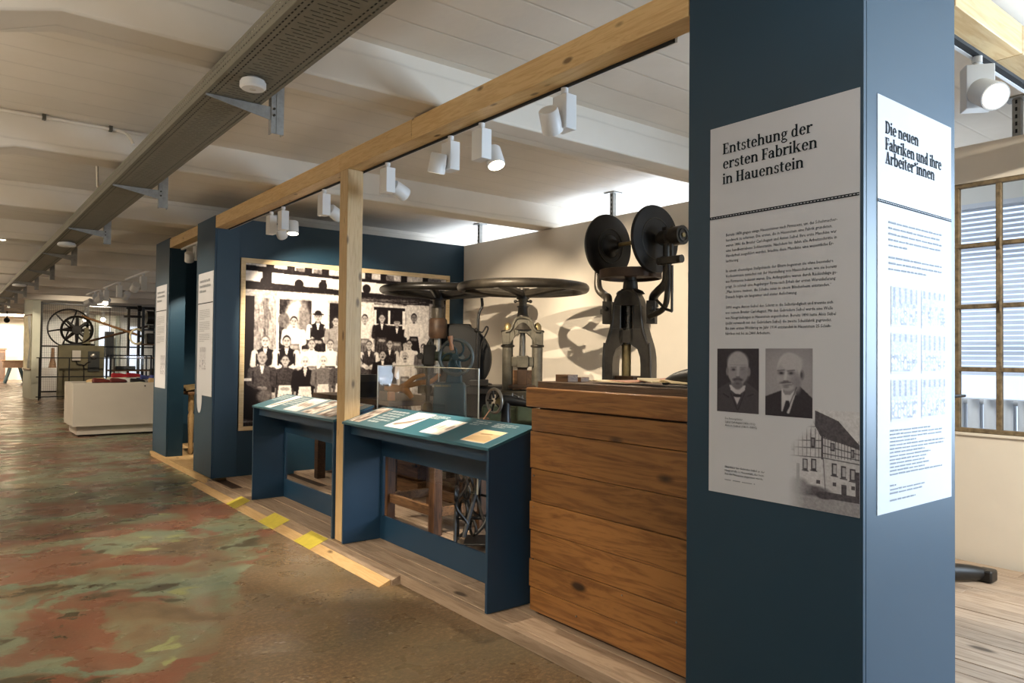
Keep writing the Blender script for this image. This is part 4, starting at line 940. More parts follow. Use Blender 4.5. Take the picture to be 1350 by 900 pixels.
# plexiglass guard behind the near desk
gx = 2.585
gt = thing('plexiglass_guard', 'clear plexiglass guard standing behind the near blue desk', 'guard', (gx, 4.3, 1.0))
obj('pane', MB().box(gx, gx+.006, 3.665, 4.975, .55, 1.315), M['plexi'], gt)
obj('return_pane', MB().box(gx+.007, 3.12, 4.969, 4.975, .803, 1.315), M['plexi'], gt)
obj('polished_edge', MB().box(gx, gx+.006, 3.665, 4.975, 1.3155, 1.319).box(gx+.007, 3.12, 4.969, 4.975, 1.3155, 1.319), M['plexi_edge'], gt)
obj('polished_edge', MB().box(gx, gx+.007, 3.658, 3.6645, .55, 1.319), M['plexi_edge'], gt)
obj('polished_edge', MB().box(gx-.0006, gx+.0062, 4.9755, 4.982, .55, 1.319), M['plexi_edge'], gt)
obj('polished_edge', MB().box(3.121, 3.126, 4.969, 4.975, .803, 1.319), M['plexi_edge'], gt)

# ---------------------------------------------------------------- crate of stained planks
cr = thing('plank_crate', 'tall crate of orange-brown stained planks beside the near pillar', 'crate', (2.8, 2.2, .066))
CY0, CY1, CX0, CX1 = 1.812, 2.955, 2.43, 3.12
zs_ = [.085, .205, .352, .50, .647, .817, 1.010, 1.128]
for i in range(len(zs_)-1):
    off = (.0, .003, .001, .004, 0, .003, .001)[i]
    obj('plank', MB().box(CX0-off, CX0+.024, CY0, CY1+(.006 if i % 2 else 0), zs_[i]+.0015, zs_[i+1]-.0015), M['crate'], cr, bev=.0025)
obj('top_plank', MB().box(CX0-.02, CX0+.028, CY0, CY1+.025, 1.136, 1.235), M['crate'], cr, bev=.005)
for i in range(len(zs_)-1):
    obj('plank', MB().box(CX0+.026, CX1, CY1-.024, CY1, zs_[i]+.0015, zs_[i+1]-.0015), M['crate'], cr, bev=.0025)
obj('inner_lining', MB().box(CX0+.03, CX1, CY0, CY1-.03, .066, 1.15), M['darkwood'], cr)
obj('bench_board', MB().box(CX0+.03, CX1+.05, CY0, CY1-.01, 1.1505, 1.268), M['crate_top'], cr, bev=.003)
nl = MB()
for (y, z) in ((2.93, .62), (2.93, .35), (2.3, .33), (2.93, .78), (1.99, .3), (2.6, .15)): nl.cyl((CX0-.006, y, z), (CX0+.002, y, z), .004, n=8)
obj('nail', nl, M['steel'], cr)
tag(obj('wooden_block', MB().box(2.50, 2.57, 2.755, 2.85, 1.2685, 1.306), M['oldwood_y'], bev=.002), 'larger brown wooden block on the crate top, left end', 'block', 'small blocks on the crate')
tag(obj('wooden_block', MB().box(2.60, 2.66, 2.765, 2.805, 1.2685, 1.292), M['oldwood_y'], bev=.002), 'smaller brown wooden block behind the larger one on the crate', 'block', 'small blocks on the crate')
def sheet(x, y, w_, d_, rot, z, mat, label, cat='pattern'):
    c_, s_ = math.cos(rot), math.sin(rot); pts = []
    base = [(-.5, -.35), (-.2, -.5), (.3, -.42), (.5, -.1), (.42, .3), (.1, .5), (-.25, .3), (-.45, .12)]
    for a, b in base: a *= w_; b *= d_; pts.append((x+a*c_-b*s_, y+a*s_+b*c_))
    mb = MB().prism(pts, 2, z, z+.003)
    mb.v = [(a, b, c2+(.008+.036*max(0, math.sin((b-y)*14+x*20)))*abs(b-y)/(d_*.5+.01)) for a, b, c2 in mb.v]
    return tag(obj('shoe_pattern', mb, mat), label, cat, 'cut patterns on the crate')
sheet(2.58, 2.50, .15, .34, .1, 1.270, M['card'], 'cream card shoe pattern at the left of the heap on the crate')
sheet(2.62, 2.38, .17, .30, .5, 1.276, M['card_pink'], 'pinkish card pattern left of centre in the heap on the crate')
sheet(2.57, 2.24, .16, .30, -.3, 1.282, M['card'], 'cream card pattern in the middle of the heap on the crate')
sheet(2.66, 2.18, .18, .28, .9, 1.290, M['card_pink'], 'pinkish pattern sticking up at the middle of the crate heap')
sheet(2.55, 2.04, .13, .34, .1, 1.278, M['card'], 'long cream card pattern at the right of the crate heap')
sheet(2.63, 1.98, .15, .30, .2, 1.286, M['leather'], 'tan leather piece under the black roll on the crate')
tag(obj('leather_roll', MB().tube([(2.53, 2.16, 1.284), (2.54, 2.10, 1.305), (2.55, 2.0, 1.316), (2.57, 1.88, 1.314)], [.006, .026, .042, .042], 14, sm=4), M['leather_black']), 'black leather roll on the crate next to the blue pillar', 'leather')

# ---------------------------------------------------------------- machines in the bay
FX = .0668
# friction press with two upright discs
t = thing('friction_press', 'dark cast-iron friction press with two upright discs over a flat wheel', 'press', (4.29, 4.0, FX))
c0 = Vector((4.29, 4.0, 0))
def w3(x, y, z): return (c0.x+x, c0.y+y, z)     # local offsets, world z
def lowarm(s_): a = math.radians(30); return (-s_*.185*math.sin(a), s_*.185*math.cos(a))
shz = 2.305
prof = [(0, .03), (0, .255), (.25, .262), (.6, .262), (.8, .25), (1, .10), (1, .03)]
obj('friction_disc', MB().lathe(w3(0, .265, shz), w3(0, .225, shz), prof, 56), M['iron_black'], t)
obj('friction_disc', MB().lathe(w3(0, -.265, shz), w3(0, -.225, shz), prof, 56), M['iron_black'], t)
hubs = MB().lathe(w3(0, .225, shz), w3(0, .12, shz), [(0, .10), (.2, .06), (.5, .045), (1, .03)], 28); obj('disc_hub', hubs, M['iron_black'], t)
for (yy, rr_) in ((.2245, .14), (.2245, .10), (-.2655, .16)): obj('rim_groove', MB().ring(w3(0, yy, shz), (0, 1, 0), rr_, .004), M['iron'], t)
obj('pulley', MB().lathe(w3(0, .36, shz), w3(0, .275, shz), [(0, .10), (.1, .135), (.9, .135), (1, .12)], 40), M['iron_rust'], t)
obj('shaft', MB().cyl(w3(0, .42, shz), w3(0, -.53, shz), .017), M['brass'], t)
obj('shaft_collar', MB().lathe(w3(0, -.27, shz), w3(0, -.52, shz), [(0, .03), (.2, .058), (.45, .058), (.5, .04), (.6, .04), (.65, .072), (1, .072)], 30).ring(w3(0, -.525, shz), (0, 1, 0), .045, .006, 30, 8), M['iron'], t)
obj('friction_wheel', MB().lathe(w3(0, 0, 2.015), w3(0, 0, 2.09), [(0, .04), (.35, .05), (.35, .22), (0, .228), (.05, .245), (.95, .245), (1, .235), (1, .04)], 56), M['iron_rust'], t)
for s_ in (1, -1):
    arms = MB().tube([Vector(w3(lowarm(s_)[0], lowarm(s_)[1], 1.79)), Vector(w3(lowarm(s_)[0]*.9, lowarm(s_)[1]*1.05, 1.87)), Vector(w3(0, s_*.28, 1.90)), Vector(w3(0, s_*.36, 1.97)), Vector(w3(0, s_*.365, 2.12)), Vector(w3(0, s_*.365, 2.26))], [.038, .036, .033, .033, .028, .028], 14, sm=6)
    obj('fork_arm', arms, M['iron'], t)
brg = MB()
for s_ in (1, -1): brg.cyl(w3(0, s_*.335, shz), w3(0, s_*.39, shz), .048).obox(w3(0, s_*.365, 2.33), (.028, 0, 0), (0, .02, 0), (0, 0, .05))
obj('bearing', brg, M['iron'], t)
obj('yoke', MB().obox(w3(-.06, -.44, 2.12), (.03, 0, 0), (0, .09, 0), (0, 0, .022)).cyl(w3(-.06, -.34, 2.12), w3(-.06, -.56, 2.12), .03).cyl(w3(-.03, -.44, 2.12), w3(-.03, -.44, 2.38), .014).ball(w3(-.06, -.38, 2.12), .035), M['iron'], t)
obj('lever', MB().tube([Vector(w3(-.05, -.42, 2.10)), Vector(w3(-.05, -.42, 1.9)), Vector(w3(-.02, -.36, 1.77)), Vector(w3(0, -.2, 1.71))], .022, 12, sm=6).cyl(w3(-.06, -.47, 2.08), w3(-.06, -.47, 1.74), .010).tube([w3(-.06, -.47, 1.74), w3(-.05, -.4, 1.76), w3(-.03, -.3, 1.83)], .011, 8), M['iron'], t)
def rot(x, y, a=math.radians(30)): return (x*math.cos(a)-y*math.sin(a), x*math.sin(a)+y*math.cos(a))
def rw(x, y, z): q = rot(x, y); return w3(q[0], q[1], z)
def spin(mb):
    mb.v = [(c0.x+rot(a-c0.x, b-c0.y)[0], c0.y+rot(a-c0.x, b-c0.y)[1], c_) for a, b, c_ in mb.v]; return mb
# frame: a deep casting with window and arch
def plate(x0_, x1_):
    mb = MB()
    prof_ = [(.225, .11, .08), (.225, .11, 1.34), (.222, .105, 1.40), (.212, .085, 1.46), (.200, .03, 1.50), (.178, .03, 1.56), (.158, .03, 1.62), (.158, .055, 1.621), (.142, .055, 1.71), (.128, .055, 1.80), (.128, .0, 1.801), (.115, .0, 1.85), (.085, .0, 1.90), (.04, .0, 1.93)]
    for s_ in (1, -1):
        for (o0, i0, z0), (o1, i1, z1) in zip(prof_[:-1], prof_[1:]):
            if z1-z0 < .005: continue
            mb.prism([(c0.y+s_*i0, z0), (c0.y+s_*o0*.86, z0), (c0.y+s_*o1*.86, z1), (c0.y+s_*i1, z1)], 0, c0.x+x0_, c0.x+x1_)
    mb.prism([(c0.y-.06, 1.80), (c0.y+.06, 1.80), (c0.y+.045, 1.93), (c0.y-.045, 1.93)], 0, c0.x+x0_, c0.x+x1_)
    mb.box(c0.x+x0_, c0.x+x1_, c0.y-.06, c0.y+.06, 1.51, 1.61)
    return mb
obj('frame_casting', spin(plate(-.12, .10)), M['iron'], t); obj('dark_backing', spin(MB().box(c0.x+.02, c0.x+.09, c0.y-.056, c0.y+.056, 1.60, 1.81)), M['iron_black'], t)  # second piece is a dark plate added to darken the casting's window
obj('window_rim', spin(MB().tube([(c0.x-.122, c0.y-.05, 1.62), (c0.x-.122, c0.y-.05, 1.80), (c0.x-.122, c0.y+.05, 1.80), (c0.x-.122, c0.y+.05, 1.62)], .007, 8, closed=True)), M['iron'], t)
obj('edge_bead', spin(MB().tube([Vector((c0.x-.12, c0.y+q*.86, z_)) for q, z_ in ((.215, .1), (.215, 1.38), (.19, 1.49), (.147, 1.59), (.128, 1.71), (.118, 1.81), (.08, 1.885), (0, 1.92), (-.08, 1.885), (-.118, 1.81), (-.128, 1.71), (-.147, 1.59), (-.19, 1.49), (-.215, 1.38), (-.215, .1))], .009, 8, sm=2)), M['iron'], t)
obj('neck', MB().lathe(w3(0, 0, 1.90), w3(0, 0, 2.03), [(0, .115), (.15, .10), (.3, .06), (.75, .055), (.8, .045), (1, .045)], 28), M['iron'], t)
sc_ = MB().cyl(rw(-.05, 0, 1.5), rw(-.05, 0, 1.9), .026)
for k in range(14): sc_.ring(rw(-.05, 0, 1.63+k*.013), (0, 0, 1), .027, .0045, 20, 6)
obj('spindle', sc_, M['steel'], t)
obj('ram', MB().cyl(w3(-.04, 0, 1.25), w3(-.04, 0, 1.53), .036), M['brass'], t)
obj('ram_foot', MB().obox(w3(0, 0, 1.235), (.09, 0, 0), (0, .12, 0), (0, 0, .015)).obox(w3(0, .02, 1.2), (.05, 0, 0), (0, .045, 0), (0, 0, .02)).obox(w3(0, 0, 1.0), (.03, 0, 0), (0, .04, 0), (0, 0, .2)), M['iron_rust'], t)
for s_ in (1, -1):
    sh = spin(MB().obox(w3(-.02, s_*.175, 1.75), (.05, 0, 0), (0, .035, 0), (0, 0, .09)).cyl(w3(-.10, s_*.18, 1.78), w3(-.06, s_*.18, 1.78), .018).obox(w3(-.02, s_*.215, 1.76), (.02, 0, 0), (0, .02, 0), (0, 0, .02)))
    obj('shoulder_block', sh, M['iron'], t, bev=.004)
obj('base', MB().box(c0.x-.28, c0.x+.3, c0.y-.3, c0.y+.3, .066, .12), M['iron'], t, bev=.006)
obj('press_bed', MB().box(c0.x-.18, c0.x+.2, c0.y-.25, c0.y+.25, .72, .84), M['iron'], t, bev=.008)

# column presses with flat handwheels (local frame: x right, y away from the viewer)
def handwheel(par, c, R, r, mat, spokes=5, drop=.05, hub=.07, sz=1.0):
    mb = MB().ring(c, (0, 0, 1), R-r, r, 72, 12, 1, sz)
    o = obj('handwheel_rim', mb, mat, par, local=True)
    mb = MB()
    for k in range(spokes):
        g = 2*PI*k/spokes+.5; e = Vector((math.cos(g), math.sin(g), 0)); cc = Vector(c)
        mb.tube([cc+e*hub*.6+Vector((0, 0, -drop)), cc+e*R*.5+Vector((0, 0, -drop*.5)), cc+e*(R-r*1.4)], [r*.95, r*.8, r*.8], 8, sm=3)
    obj('spokes', mb, mat, par, local=True)
    obj('hub', MB().cyl((c[0], c[1], c[2]-drop-.05), (c[0], c[1], c[2]-drop+.05), hub), mat, par, local=True)
    return o
a_ = -math.radians(37.83)
t = thing('screw_press', 'grey-green two-column screw press under the large flat handwheel in front', 'press', (4.24, 5.30, FX), a_, 'large handwheel screw presses')
Z = lambda z: z-FX
G_ = M['iron_grey']
handwheel(t, (0, 0, Z(2.025)), .615, .042, M['iron'], 5, .05, .06)
obj('wheel_shaft', MB().lathe((0, 0, Z(1.98)), (0, 0, Z(1.76)), [(0, .045), (.3, .045), (.35, .036), (1, .036)], 24), G_, t, local=True)
obj('set_screw', MB().cyl((-.075, 0, Z(1.905)), (.075, 0, Z(1.905)), .009).ball((-.07, 0, Z(1.905)), .016).ball((.07, 0, Z(1.905)), .016), M['iron'], t, local=True)
obj('hood', MB().lathe((0, 0, Z(1.86)), (0, 0, Z(1.64)), [(0, .055), (.04, .055), (.05, .045), (.35, .05), (.7, .075), (1, .11)], 28), M['iron'], t, local=True)
yk = MB()
P_ = [(-.19, 1.62), (-.12, 1.63), (-.09, 1.70), (-.05, 1.74), (.05, 1.74), (.09, 1.70), (.12, 1.63), (.19, 1.62), (.19, 1.50), (.12, 1.50), (.07, 1.58), (.035, 1.61), (-.035, 1.61), (-.07, 1.58), (-.12, 1.50), (-.19, 1.50)]
for (a, b, c_, d) in ((0, 1, 14, 15), (1, 2, 13, 14), (2, 3, 12, 13), (3, 4, 11, 12), (4, 5, 10, 11), (5, 6, 9, 10), (6, 7, 8, 9)):
    yk.prism([(P_[q][0], Z(P_[q][1])) for q in (a, b, c_, d)], 1, -.075, .075)
obj('yoke', yk, G_, t, local=True, bev=.004)
obj('yoke_rib', MB().tube([Vector((-.16, -.08, Z(1.62))), Vector((-.11, -.08, Z(1.635))), Vector((-.085, -.08, Z(1.70))), Vector((-.05, -.08, Z(1.745))), Vector((.05, -.08, Z(1.745))), Vector((.085, -.08, Z(1.70))), Vector((.11, -.08, Z(1.635))), Vector((.16, -.08, Z(1.62)))], .012, 8, sm=3), G_, t, local=True)
for s_ in (-1, 1):
    obj('column', MB().cyl((s_*.137, 0, Z(.9)), (s_*.137, 0, Z(1.63)), .05, n=28), G_, t, local=True)
    obj('column_ring', MB().ring((s_*.137, 0, Z(1.625)), (0, 0, 1), .052, .013, 32, 8).ring((s_*.137, 0, Z(1.49)), (0, 0, 1), .052, .012, 32, 8), M['iron'], t, local=True)
    obj('brass_cap', MB().lathe((s_*.137, 0, Z(1.635)), (s_*.137, 0, Z(1.71)), [(0, .036), (.5, .036), (.8, .026), (1, .006)], 20), M['brass'], t, local=True)
sc_ = MB().cyl((0, 0, Z(1.36)), (0, 0, Z(1.62)), .024)
for k in range(15): sc_.ring((0, 0, Z(1.38)+k*.0145), (0, 0, 1), .027, .005, 20, 6)
obj('spindle', sc_, M['steel'], t, local=True)
obj('crosshead', MB().box(-.10, .10, -.05, .05, Z(1.30), Z(1.39)).box(-.055, .055, -.07, .06, Z(1.29), Z(1.40)), G_, t, local=True, bev=.006)
obj('plunger', MB().box(-.045, .045, -.04, .04, Z(1.13), Z(1.295)), M['iron_rust'], t, local=True, bev=.003)
obj('platen', MB().box(-.125, .125, -.12, .12, Z(1.10), Z(1.13)), M['iron_rust'], t, local=True, bev=.004)
obj('bed', MB().box(-.24, .24, -.16, .16, Z(.98), Z(1.08)), G_, t, local=True, bev=.01)
obj('stand', MB().box(-.22, .22, -.15, .15, .03, Z(.98)), G_, t, local=True, bev=.01); obj('foot', MB().box(-.28, .28, -.2, .2, .002, .035), M['iron'], t, local=True, bev=.004)
for i, (x, z, lb) in enumerate(((-.02, 1.08, 'brown wooden block behind the plunger of the screw press'),)):
    tb_ = thing('wooden_block', lb, 'block', (4.45, 5.55, FX)); obj('block_body', MB().box(4.36, 4.56, 5.47, 5.63, .98, 1.26), M['oldwood_y'], tb_, bev=.004); obj('block_stand', MB().box(4.36, 4.56, 5.47, 5.63, .066, .979), M['darkwood'], tb_)

t = thing('screw_press', 'rear dark screw press with large flat handwheel in front of the mural', 'press', (4.266, 6.818, FX), a_, 'large handwheel screw presses')
handwheel(t, (0, 0, Z(2.10)), .64, .05, M['iron_black'], 6, .05, .09, .8)
obj('wheel_shaft', MB().lathe((0, 0, Z(2.06)), (0, 0, Z(1.80)), [(0, .075), (.2, .06), (.5, .062), (.52, .075), (.8, .075), (1, .07)], 26), M['iron'], t, local=True)
obj('collar', MB().lathe((0, 0, Z(1.80)), (0, 0, Z(1.58)), [(0, .085), (.1, .10), (.85, .10), (1, .085)], 30), M['iron_rust'], t, local=True)
obj('collar_shaft', MB().cyl((0, 0, Z(1.58)), (0, 0, Z(1.2)), .04), M['steel'], t, local=True)
obj('side_disc', MB().lathe((.20, .02, Z(1.36)), (.22, .14, Z(1.36)), [(0, .05), (0, .34), (.2, .38), (.9, .38), (1, .36)], 56), M['slot'], t, local=True)
obj('neck_casting', MB().obox((.13, .22, Z(1.66)), (.17, 0, 0), (0, .07, 0), (0, 0, .09)), M['iron_black'], t, local=True, bev=.03)
obj('body', MB().prism([(-.12, .03), (.55, .03), (.60, Z(1.08)), (.42, Z(1.12)), (.35, Z(1.75)), (.1, Z(1.75)), (.05, Z(1.1)), (-.12, Z(1.02))], 1, .15, .34), M['iron_black'], t, local=True, bev=.02)
obj('table', MB().box(-.2, .75, -.12, .4, Z(.98), Z(1.07)), M['iron_black'], t, local=True, bev=.01)
obj('lever_rod', MB().tube([Vector((.48, -.1, Z(2.02))), Vector((.485, -.1, Z(1.93))), Vector((.45, -.1, Z(1.84))), Vector((.44, -.1, Z(1.6))), Vector((.435, -.1, Z(1.12)))], .016, 10, sm=5), M['iron_black'], t, local=True)
obj('lever_hook', MB().tube([Vector((.45, -.1, Z(1.66))), Vector((.49, -.1, Z(1.65))), Vector((.53, -.1, Z(1.71))), Vector((.55, -.1, Z(1.68))), Vector((.49, -.1, Z(1.54))), Vector((.465, -.1, Z(1.4))), Vector((.46, -.1, Z(1.12)))], .009, 8, sm=5).ball((.43, -.1, Z(1.67)), .03), M['iron_black'], t, local=True)
obj('lever_socket', MB().box(.36, .56, -.17, -.03, Z(1.07), Z(1.14)), M['iron_black'], t, local=True, bev=.01)

# blue-green pedestal sewing machine with curved-spoke wheel
t = thing('shoe_sewing_machine', 'blue-green pedestal sewing machine with curved-spoke handwheel and wooden grip', 'machine', (3.01, 4.63, FX), a_)
Bm = M['blue_machine']; K = .0055
obj('pedestal', MB().prism([(-.125, .737), (.125, .737), (.118, Z(1.17)), (.10, Z(1.195)), (-.10, Z(1.195)), (-.118, Z(1.17))], 1, -.07, .09), Bm, t, local=True, bev=.008)
obj('column', MB().prism([(-.035, Z(1.19)), (.09, Z(1.19)), (.085, Z(1.27)), (.07, Z(1.41)), (.0, Z(1.41)), (-.02, Z(1.27))], 1, -.045, .06), Bm, t, local=True, bev=.008)
obj('arm', MB().cyl((.06, .0, Z(1.385)), (-.14, .0, Z(1.385)), .034, .030, 18).box(-.14, -.05, -.03, .03, Z(1.40), Z(1.425)), M['green_machine'], t, local=True)
obj('machine_head', MB().box(-.20, -.115, -.05, .06, Z(1.32), Z(1.475)).box(-.215, -.195, -.03, .03, Z(1.33), Z(1.40)), M['iron'], t, local=True, bev=.008)
obj('head_knob', MB().cyl((-.22, -.06, Z(1.39)), (-.22, -.03, Z(1.39)), .025).cyl((-.12, -.06, Z(1.45)), (-.12, -.04, Z(1.45)), .02).cyl((-.15, 0, Z(1.475)), (-.15, 0, Z(1.50)), .012), M['iron'], t, local=True)
obj('needle_bar', MB().lathe((-.165, -.02, Z(1.32)), (-.165, -.02, Z(.98)), [(0, .022), (.2, .022), (.21, .014), (.42, .014), (.44, .027), (.55, .03), (.6, .018), (.8, .016), (.85, .035), (1, .045)], 18), M['iron'], t, local=True)
obj('work_table', MB().box(-.24, -.08, -.06, .06, Z(.955), Z(.98)), M['iron'], t, local=True, bev=.004)
hw = Vector((.05, -.10, Z(1.385)))
hwb = MB().ring(hw, (.25, 1, 0), .128, .0135, 48, 10)
obj('handwheel_rim', hwb, M['wheel_grey'], t, local=True)
hs = MB()
ux = Vector((1, -.25, 0)).normalized(); uz = Vector((0, 0, 1))
for k in range(6):
    g = 2*PI*k/6+.4; pts = []
    for q in range(6):
        r_ = .02+.104*q/5; gg = g+1.0*(q/5)**1.5*.9; pts.append(hw+ux*r_*math.cos(gg)+uz*r_*math.sin(gg))
    hs.tube(pts, [.010, .008, .0085], 8, sm=2)
obj('curved_spoke', hs, Bm, t, local=True)
obj('handwheel_hub', MB().cyl(hw+Vector((-.005, -.02, 0)), hw+Vector((.03, .12, 0)), .026), Bm, t, local=True)
obj('wooden_grip', MB().lathe(hw+ux*-.045+uz*.155+Vector((0, -.03, 0)), hw+ux*-.03+uz*.05+Vector((0, -.03, 0)), [(0, .018), (.15, .020), (.35, .016), (.5, .011), (.7, .017), (.95, .015), (1, .01)], 18), M['copper'], t, local=True)
sm = MB(); word_bars(sm, Plane((-.10, -.0735, Z(1.165)), (1, 0, 0), (0, 0, 1), (0, -1, 0)), 0, 0, .11, .012, 5); obj('worn_gilt_lettering', sm, M['brass'], t, local=True)

# wooden work table carrying it
t = thing('work_table', 'brown wooden work table under the blue-green machine behind the near desk', 'table', (3.2, 5.0, FX))
obj('table_top', MB().box(2.84, 3.36, 4.42, 5.42, .765, .80), M['oldwood_y'], t, bev=.004)
for (x, y) in ((2.86, 4.60), (2.86, 5.31), (3.27, 4.60), (3.27, 5.31)):
    obj('leg', MB().box(x, x+.075, y, y+.075, .066, .764), M['oldwood'], t, bev=.005)
for (a, b, c_, d) in ((2.88, 2.915, 4.676, 5.309), (3.29, 3.325, 4.676, 5.309)): obj('stretcher', MB().box(a, b, c_, d, .20, .27), M['oldwood_y'], t, bev=.004)
for y in (4.62, 5.33): obj('stretcher', MB().box(2.936, 3.269, y, y+.035, .20, .27), M['oldwood_y'], t, bev=.004)

# black sewing machine on its treadle stand
t = thing('treadle_sewing_machine', 'black arm sewing machine with chromed handwheel on a treadle stand', 'sewing machine', (3.12, 4.04, FX), a_)
bk = M['iron_black']
obj('machine_base', MB().box(-.09, .24, -.08, .10, Z(.86), Z(.90)), bk, t, local=True, bev=.006)
obj('pillar_casting', MB().lathe((-.025, 0, Z(.90)), (-.025, 0, Z(1.08)), [(0, .05), (.3, .036), (.7, .032), (1, .036)], 20), bk, t, local=True)
obj('arm', MB().tube([Vector((-.075, 0, Z(1.085))), Vector((-.02, 0, Z(1.09))), Vector((.08, 0, Z(1.075))), Vector((.16, 0, Z(1.06))), Vector((.185, 0, Z(1.05)))], [.034, .038, .028, .026, .024], 18, sm=5), bk, t, local=True)
obj('head', MB().tube([Vector((.17, 0, Z(1.062))), Vector((.198, 0, Z(1.04))), Vector((.205, 0, Z(.98))), Vector((.205, 0, Z(.93)))], [.022, .022, .014, .008], 12, sm=4), bk, t, local=True)
obj('handwheel', MB().ring((-.105, -.02, Z(1.085)), (1, .85, 0), .082, .011, 44, 10), M['steel'], t, local=True)
hs = MB()
for k in range(5):
    g = 2*PI*k/5; u_ = Vector((-.648, .762, 0)); hs.tube([Vector((-.105, -.02, Z(1.085)))+(u_*math.cos(g)+uz*math.sin(g))*.02, Vector((-.105, -.02, Z(1.085)))+(u_*math.cos(g)+uz*math.sin(g))*.078], .008, 8)
obj('wheel_spokes', hs, bk, t, local=True)
obj('bobbin_cover', MB().lathe((-.075, -.055, Z(1.075)), (-.065, -.03, Z(1.078)), [(0, .026), (.5, .030), (1, .030)], 24), M['brass'], t, local=True)
obj('thread_guides', MB().ball((.06, -.0, Z(1.112)), .008).cyl((.09, 0, Z(1.09)), (.09, 0, Z(1.125)), .004).cyl((.02, 0, Z(1.11)), (.02, 0, Z(1.14)), .004).tube([Vector((-.03, .02, Z(1.11))), Vector((.03, .03, Z(1.13))), Vector((.10, .02, Z(1.10)))], .005, 6), M['steel'], t, local=True)
obj('stand_top', MB().box(-.34, .34, -.16, .20, Z(.825), Z(.858)), M['oldwood_y'], t, local=True, bev=.003)
def iron_side(x):
    mb = MB()
    mb.tube([Vector((x, -.14, Z(.82))), Vector((x, -.05, Z(.62))), Vector((x, .05, Z(.40))), Vector((x, .15, Z(.12))), Vector((x, .20, .012))], .012, 8, sm=4)
    mb.tube([Vector((x, .16, Z(.82))), Vector((x, .07, Z(.62))), Vector((x, -.03, Z(.40))), Vector((x, -.12, Z(.12))), Vector((x, -.18, .012))], .012, 8, sm=4)
    for (cy_, cz, r_) in ((.0, .70, .055), (.0, .27, .06), (-.09, .45, .045), (.1, .45, .045)): mb.ring((x, cy_, Z(cz)), (1, 0, 0), r_, .009, 28, 6)
    mb.tube([Vector((x, -.18, .014)), Vector((x, 0, .05)), Vector((x, .20, .014))], .012, 8, sm=3)
    return mb
obj('iron_leg', iron_side(-.36), bk, t, local=True); obj('iron_leg', iron_side(.28), bk, t, local=True)
obj('flywheel', MB().ring((-.20, .05, Z(.42)), (1, .9, 0), .15, .012, 48, 8).tube([Vector((-.20, .05, Z(.27))), Vector((-.2, .05, Z(.57)))], .009, 8).tube([Vector((-.29, .16, Z(.42))), Vector((-.10, -.05, Z(.42)))], .009, 8), bk, t, local=True)
obj('pitman_rods', MB().tube([Vector((-.30, -.12, .10)), Vector((-.24, -.05, Z(.40))), Vector((-.16, .02, Z(.70)))], .017, 8, sm=4).tube([Vector((-.12, -.14, .08)), Vector((-.20, -.04, Z(.36))), Vector((-.30, .02, Z(.66)))], .011, 8, sm=4).tube([Vector((-.22, -.12, .12)), Vector((-.14, -.1, Z(.3))), Vector((-.10, -.02, Z(.6)))], .013, 8, sm=4), bk, t, local=True)
obj('scroll_castings', MB().ring((-.33, -.03, Z(.60)), (1, .5, 0), .07, .010).ring((-.29, -.06, Z(.47)), (1, .5, 0), .055, .010).ring((-.31, -.02, Z(.33)), (1, .5, 0), .065, .010).ring((-.24, -.08, Z(.22)), (1, .5, 0), .05, .010).tube([Vector((-.36, -.1, Z(.66))), Vector((-.28, -.1, Z(.52))), Vector((-.36, -.1, Z(.38))), Vector((-.27, -.1, Z(.24))), Vector((-.33, -.1, .10))], .011, 8, sm=4), bk, t, local=True)
obj('treadle_plate', MB().box(-.30, .18, -.16, .10, .05, .064), bk, t, local=True, bev=.004); obj('cross_bar', MB().cyl((-.36, 0, Z(.27)), (.28, 0, Z(.27)), .012), bk, t, local=True)
obj('drive_cord', MB().tube([Vector((-.13, -.05, Z(1.03))), Vector((-.22, -.10, Z(.90))), Vector((-.25, -.1, Z(.86)))], .004, 6), M['copper'], t, local=True)

# green cast machine behind it and clutter on a dark bench
t = thing('green_machine', 'low green cast-iron machine bed behind the black sewing machine', 'machine', (3.80, 4.80, FX), a_)
obj('bed', MB().box(-.30, .30, -.14, .14, Z(.84), Z(.985)), M['green_machine'], t, local=True, bev=.02); obj('gear_case', MB().box(-.02, .20, -.2, -.12, Z(.86), Z(1.02)), M['green_machine'], t, local=True, bev=.02)
obj('oil_cup', MB().cyl((.14, -.22, Z(.93)), (.14, -.19, Z(.93)), .018), M['iron_black'], t, local=True); obj('stand', MB().box(-.26, .26, -.12, .12, .002, Z(.84)), M['iron'], t, local=True, bev=.01)
tag(obj('wooden_block', MB().obox((3.24, 4.55, .862), (.055, -.03, 0), (.03, .05, 0), (0, 0, .06)), M['oldwood_y'], bev=.003), 'brown wooden block by the plexiglass edge, left of the black sewing machine', 'block')
t = thing('workbench', 'dark wooden workbench with tools behind the plexiglass, before the mural', 'workbench', (3.5, 6.2, FX))
obj('bench_top', MB().box(3.15, 3.95, 5.85, 7.55, .93, .98), M['darkwood'], t, bev=.005)
for (x, y) in ((3.17, 5.87), (3.84, 5.87), (3.17, 7.44), (3.84, 7.44)): obj('leg', MB().box(x, x+.09, y, y+.09, .066, .929), M['darkwood'], t, bev=.004)
t = thing('bentwood_clamp', 'orange bentwood clamp with curved arms on the dark workbench', 'clamp', (3.42, 6.1, .981), a_)
obj('curved_arm', MB().tube([Vector((-.16, 0, .10)), Vector((-.05, 0, .09)), Vector((.05, 0, .14)), Vector((.12, 0, .20)), Vector((.22, 0, .23))], [.02, .03, .028, .022, .016], 12, sm=5), M['bentwood'], t, local=True)
obj('curved_arm', MB().tube([Vector((-.10, 0, .12)), Vector((.04, 0, .08)), Vector((.10, 0, .01))], [.02, .032, .02], 12, sm=5), M['bentwood'], t, local=True)
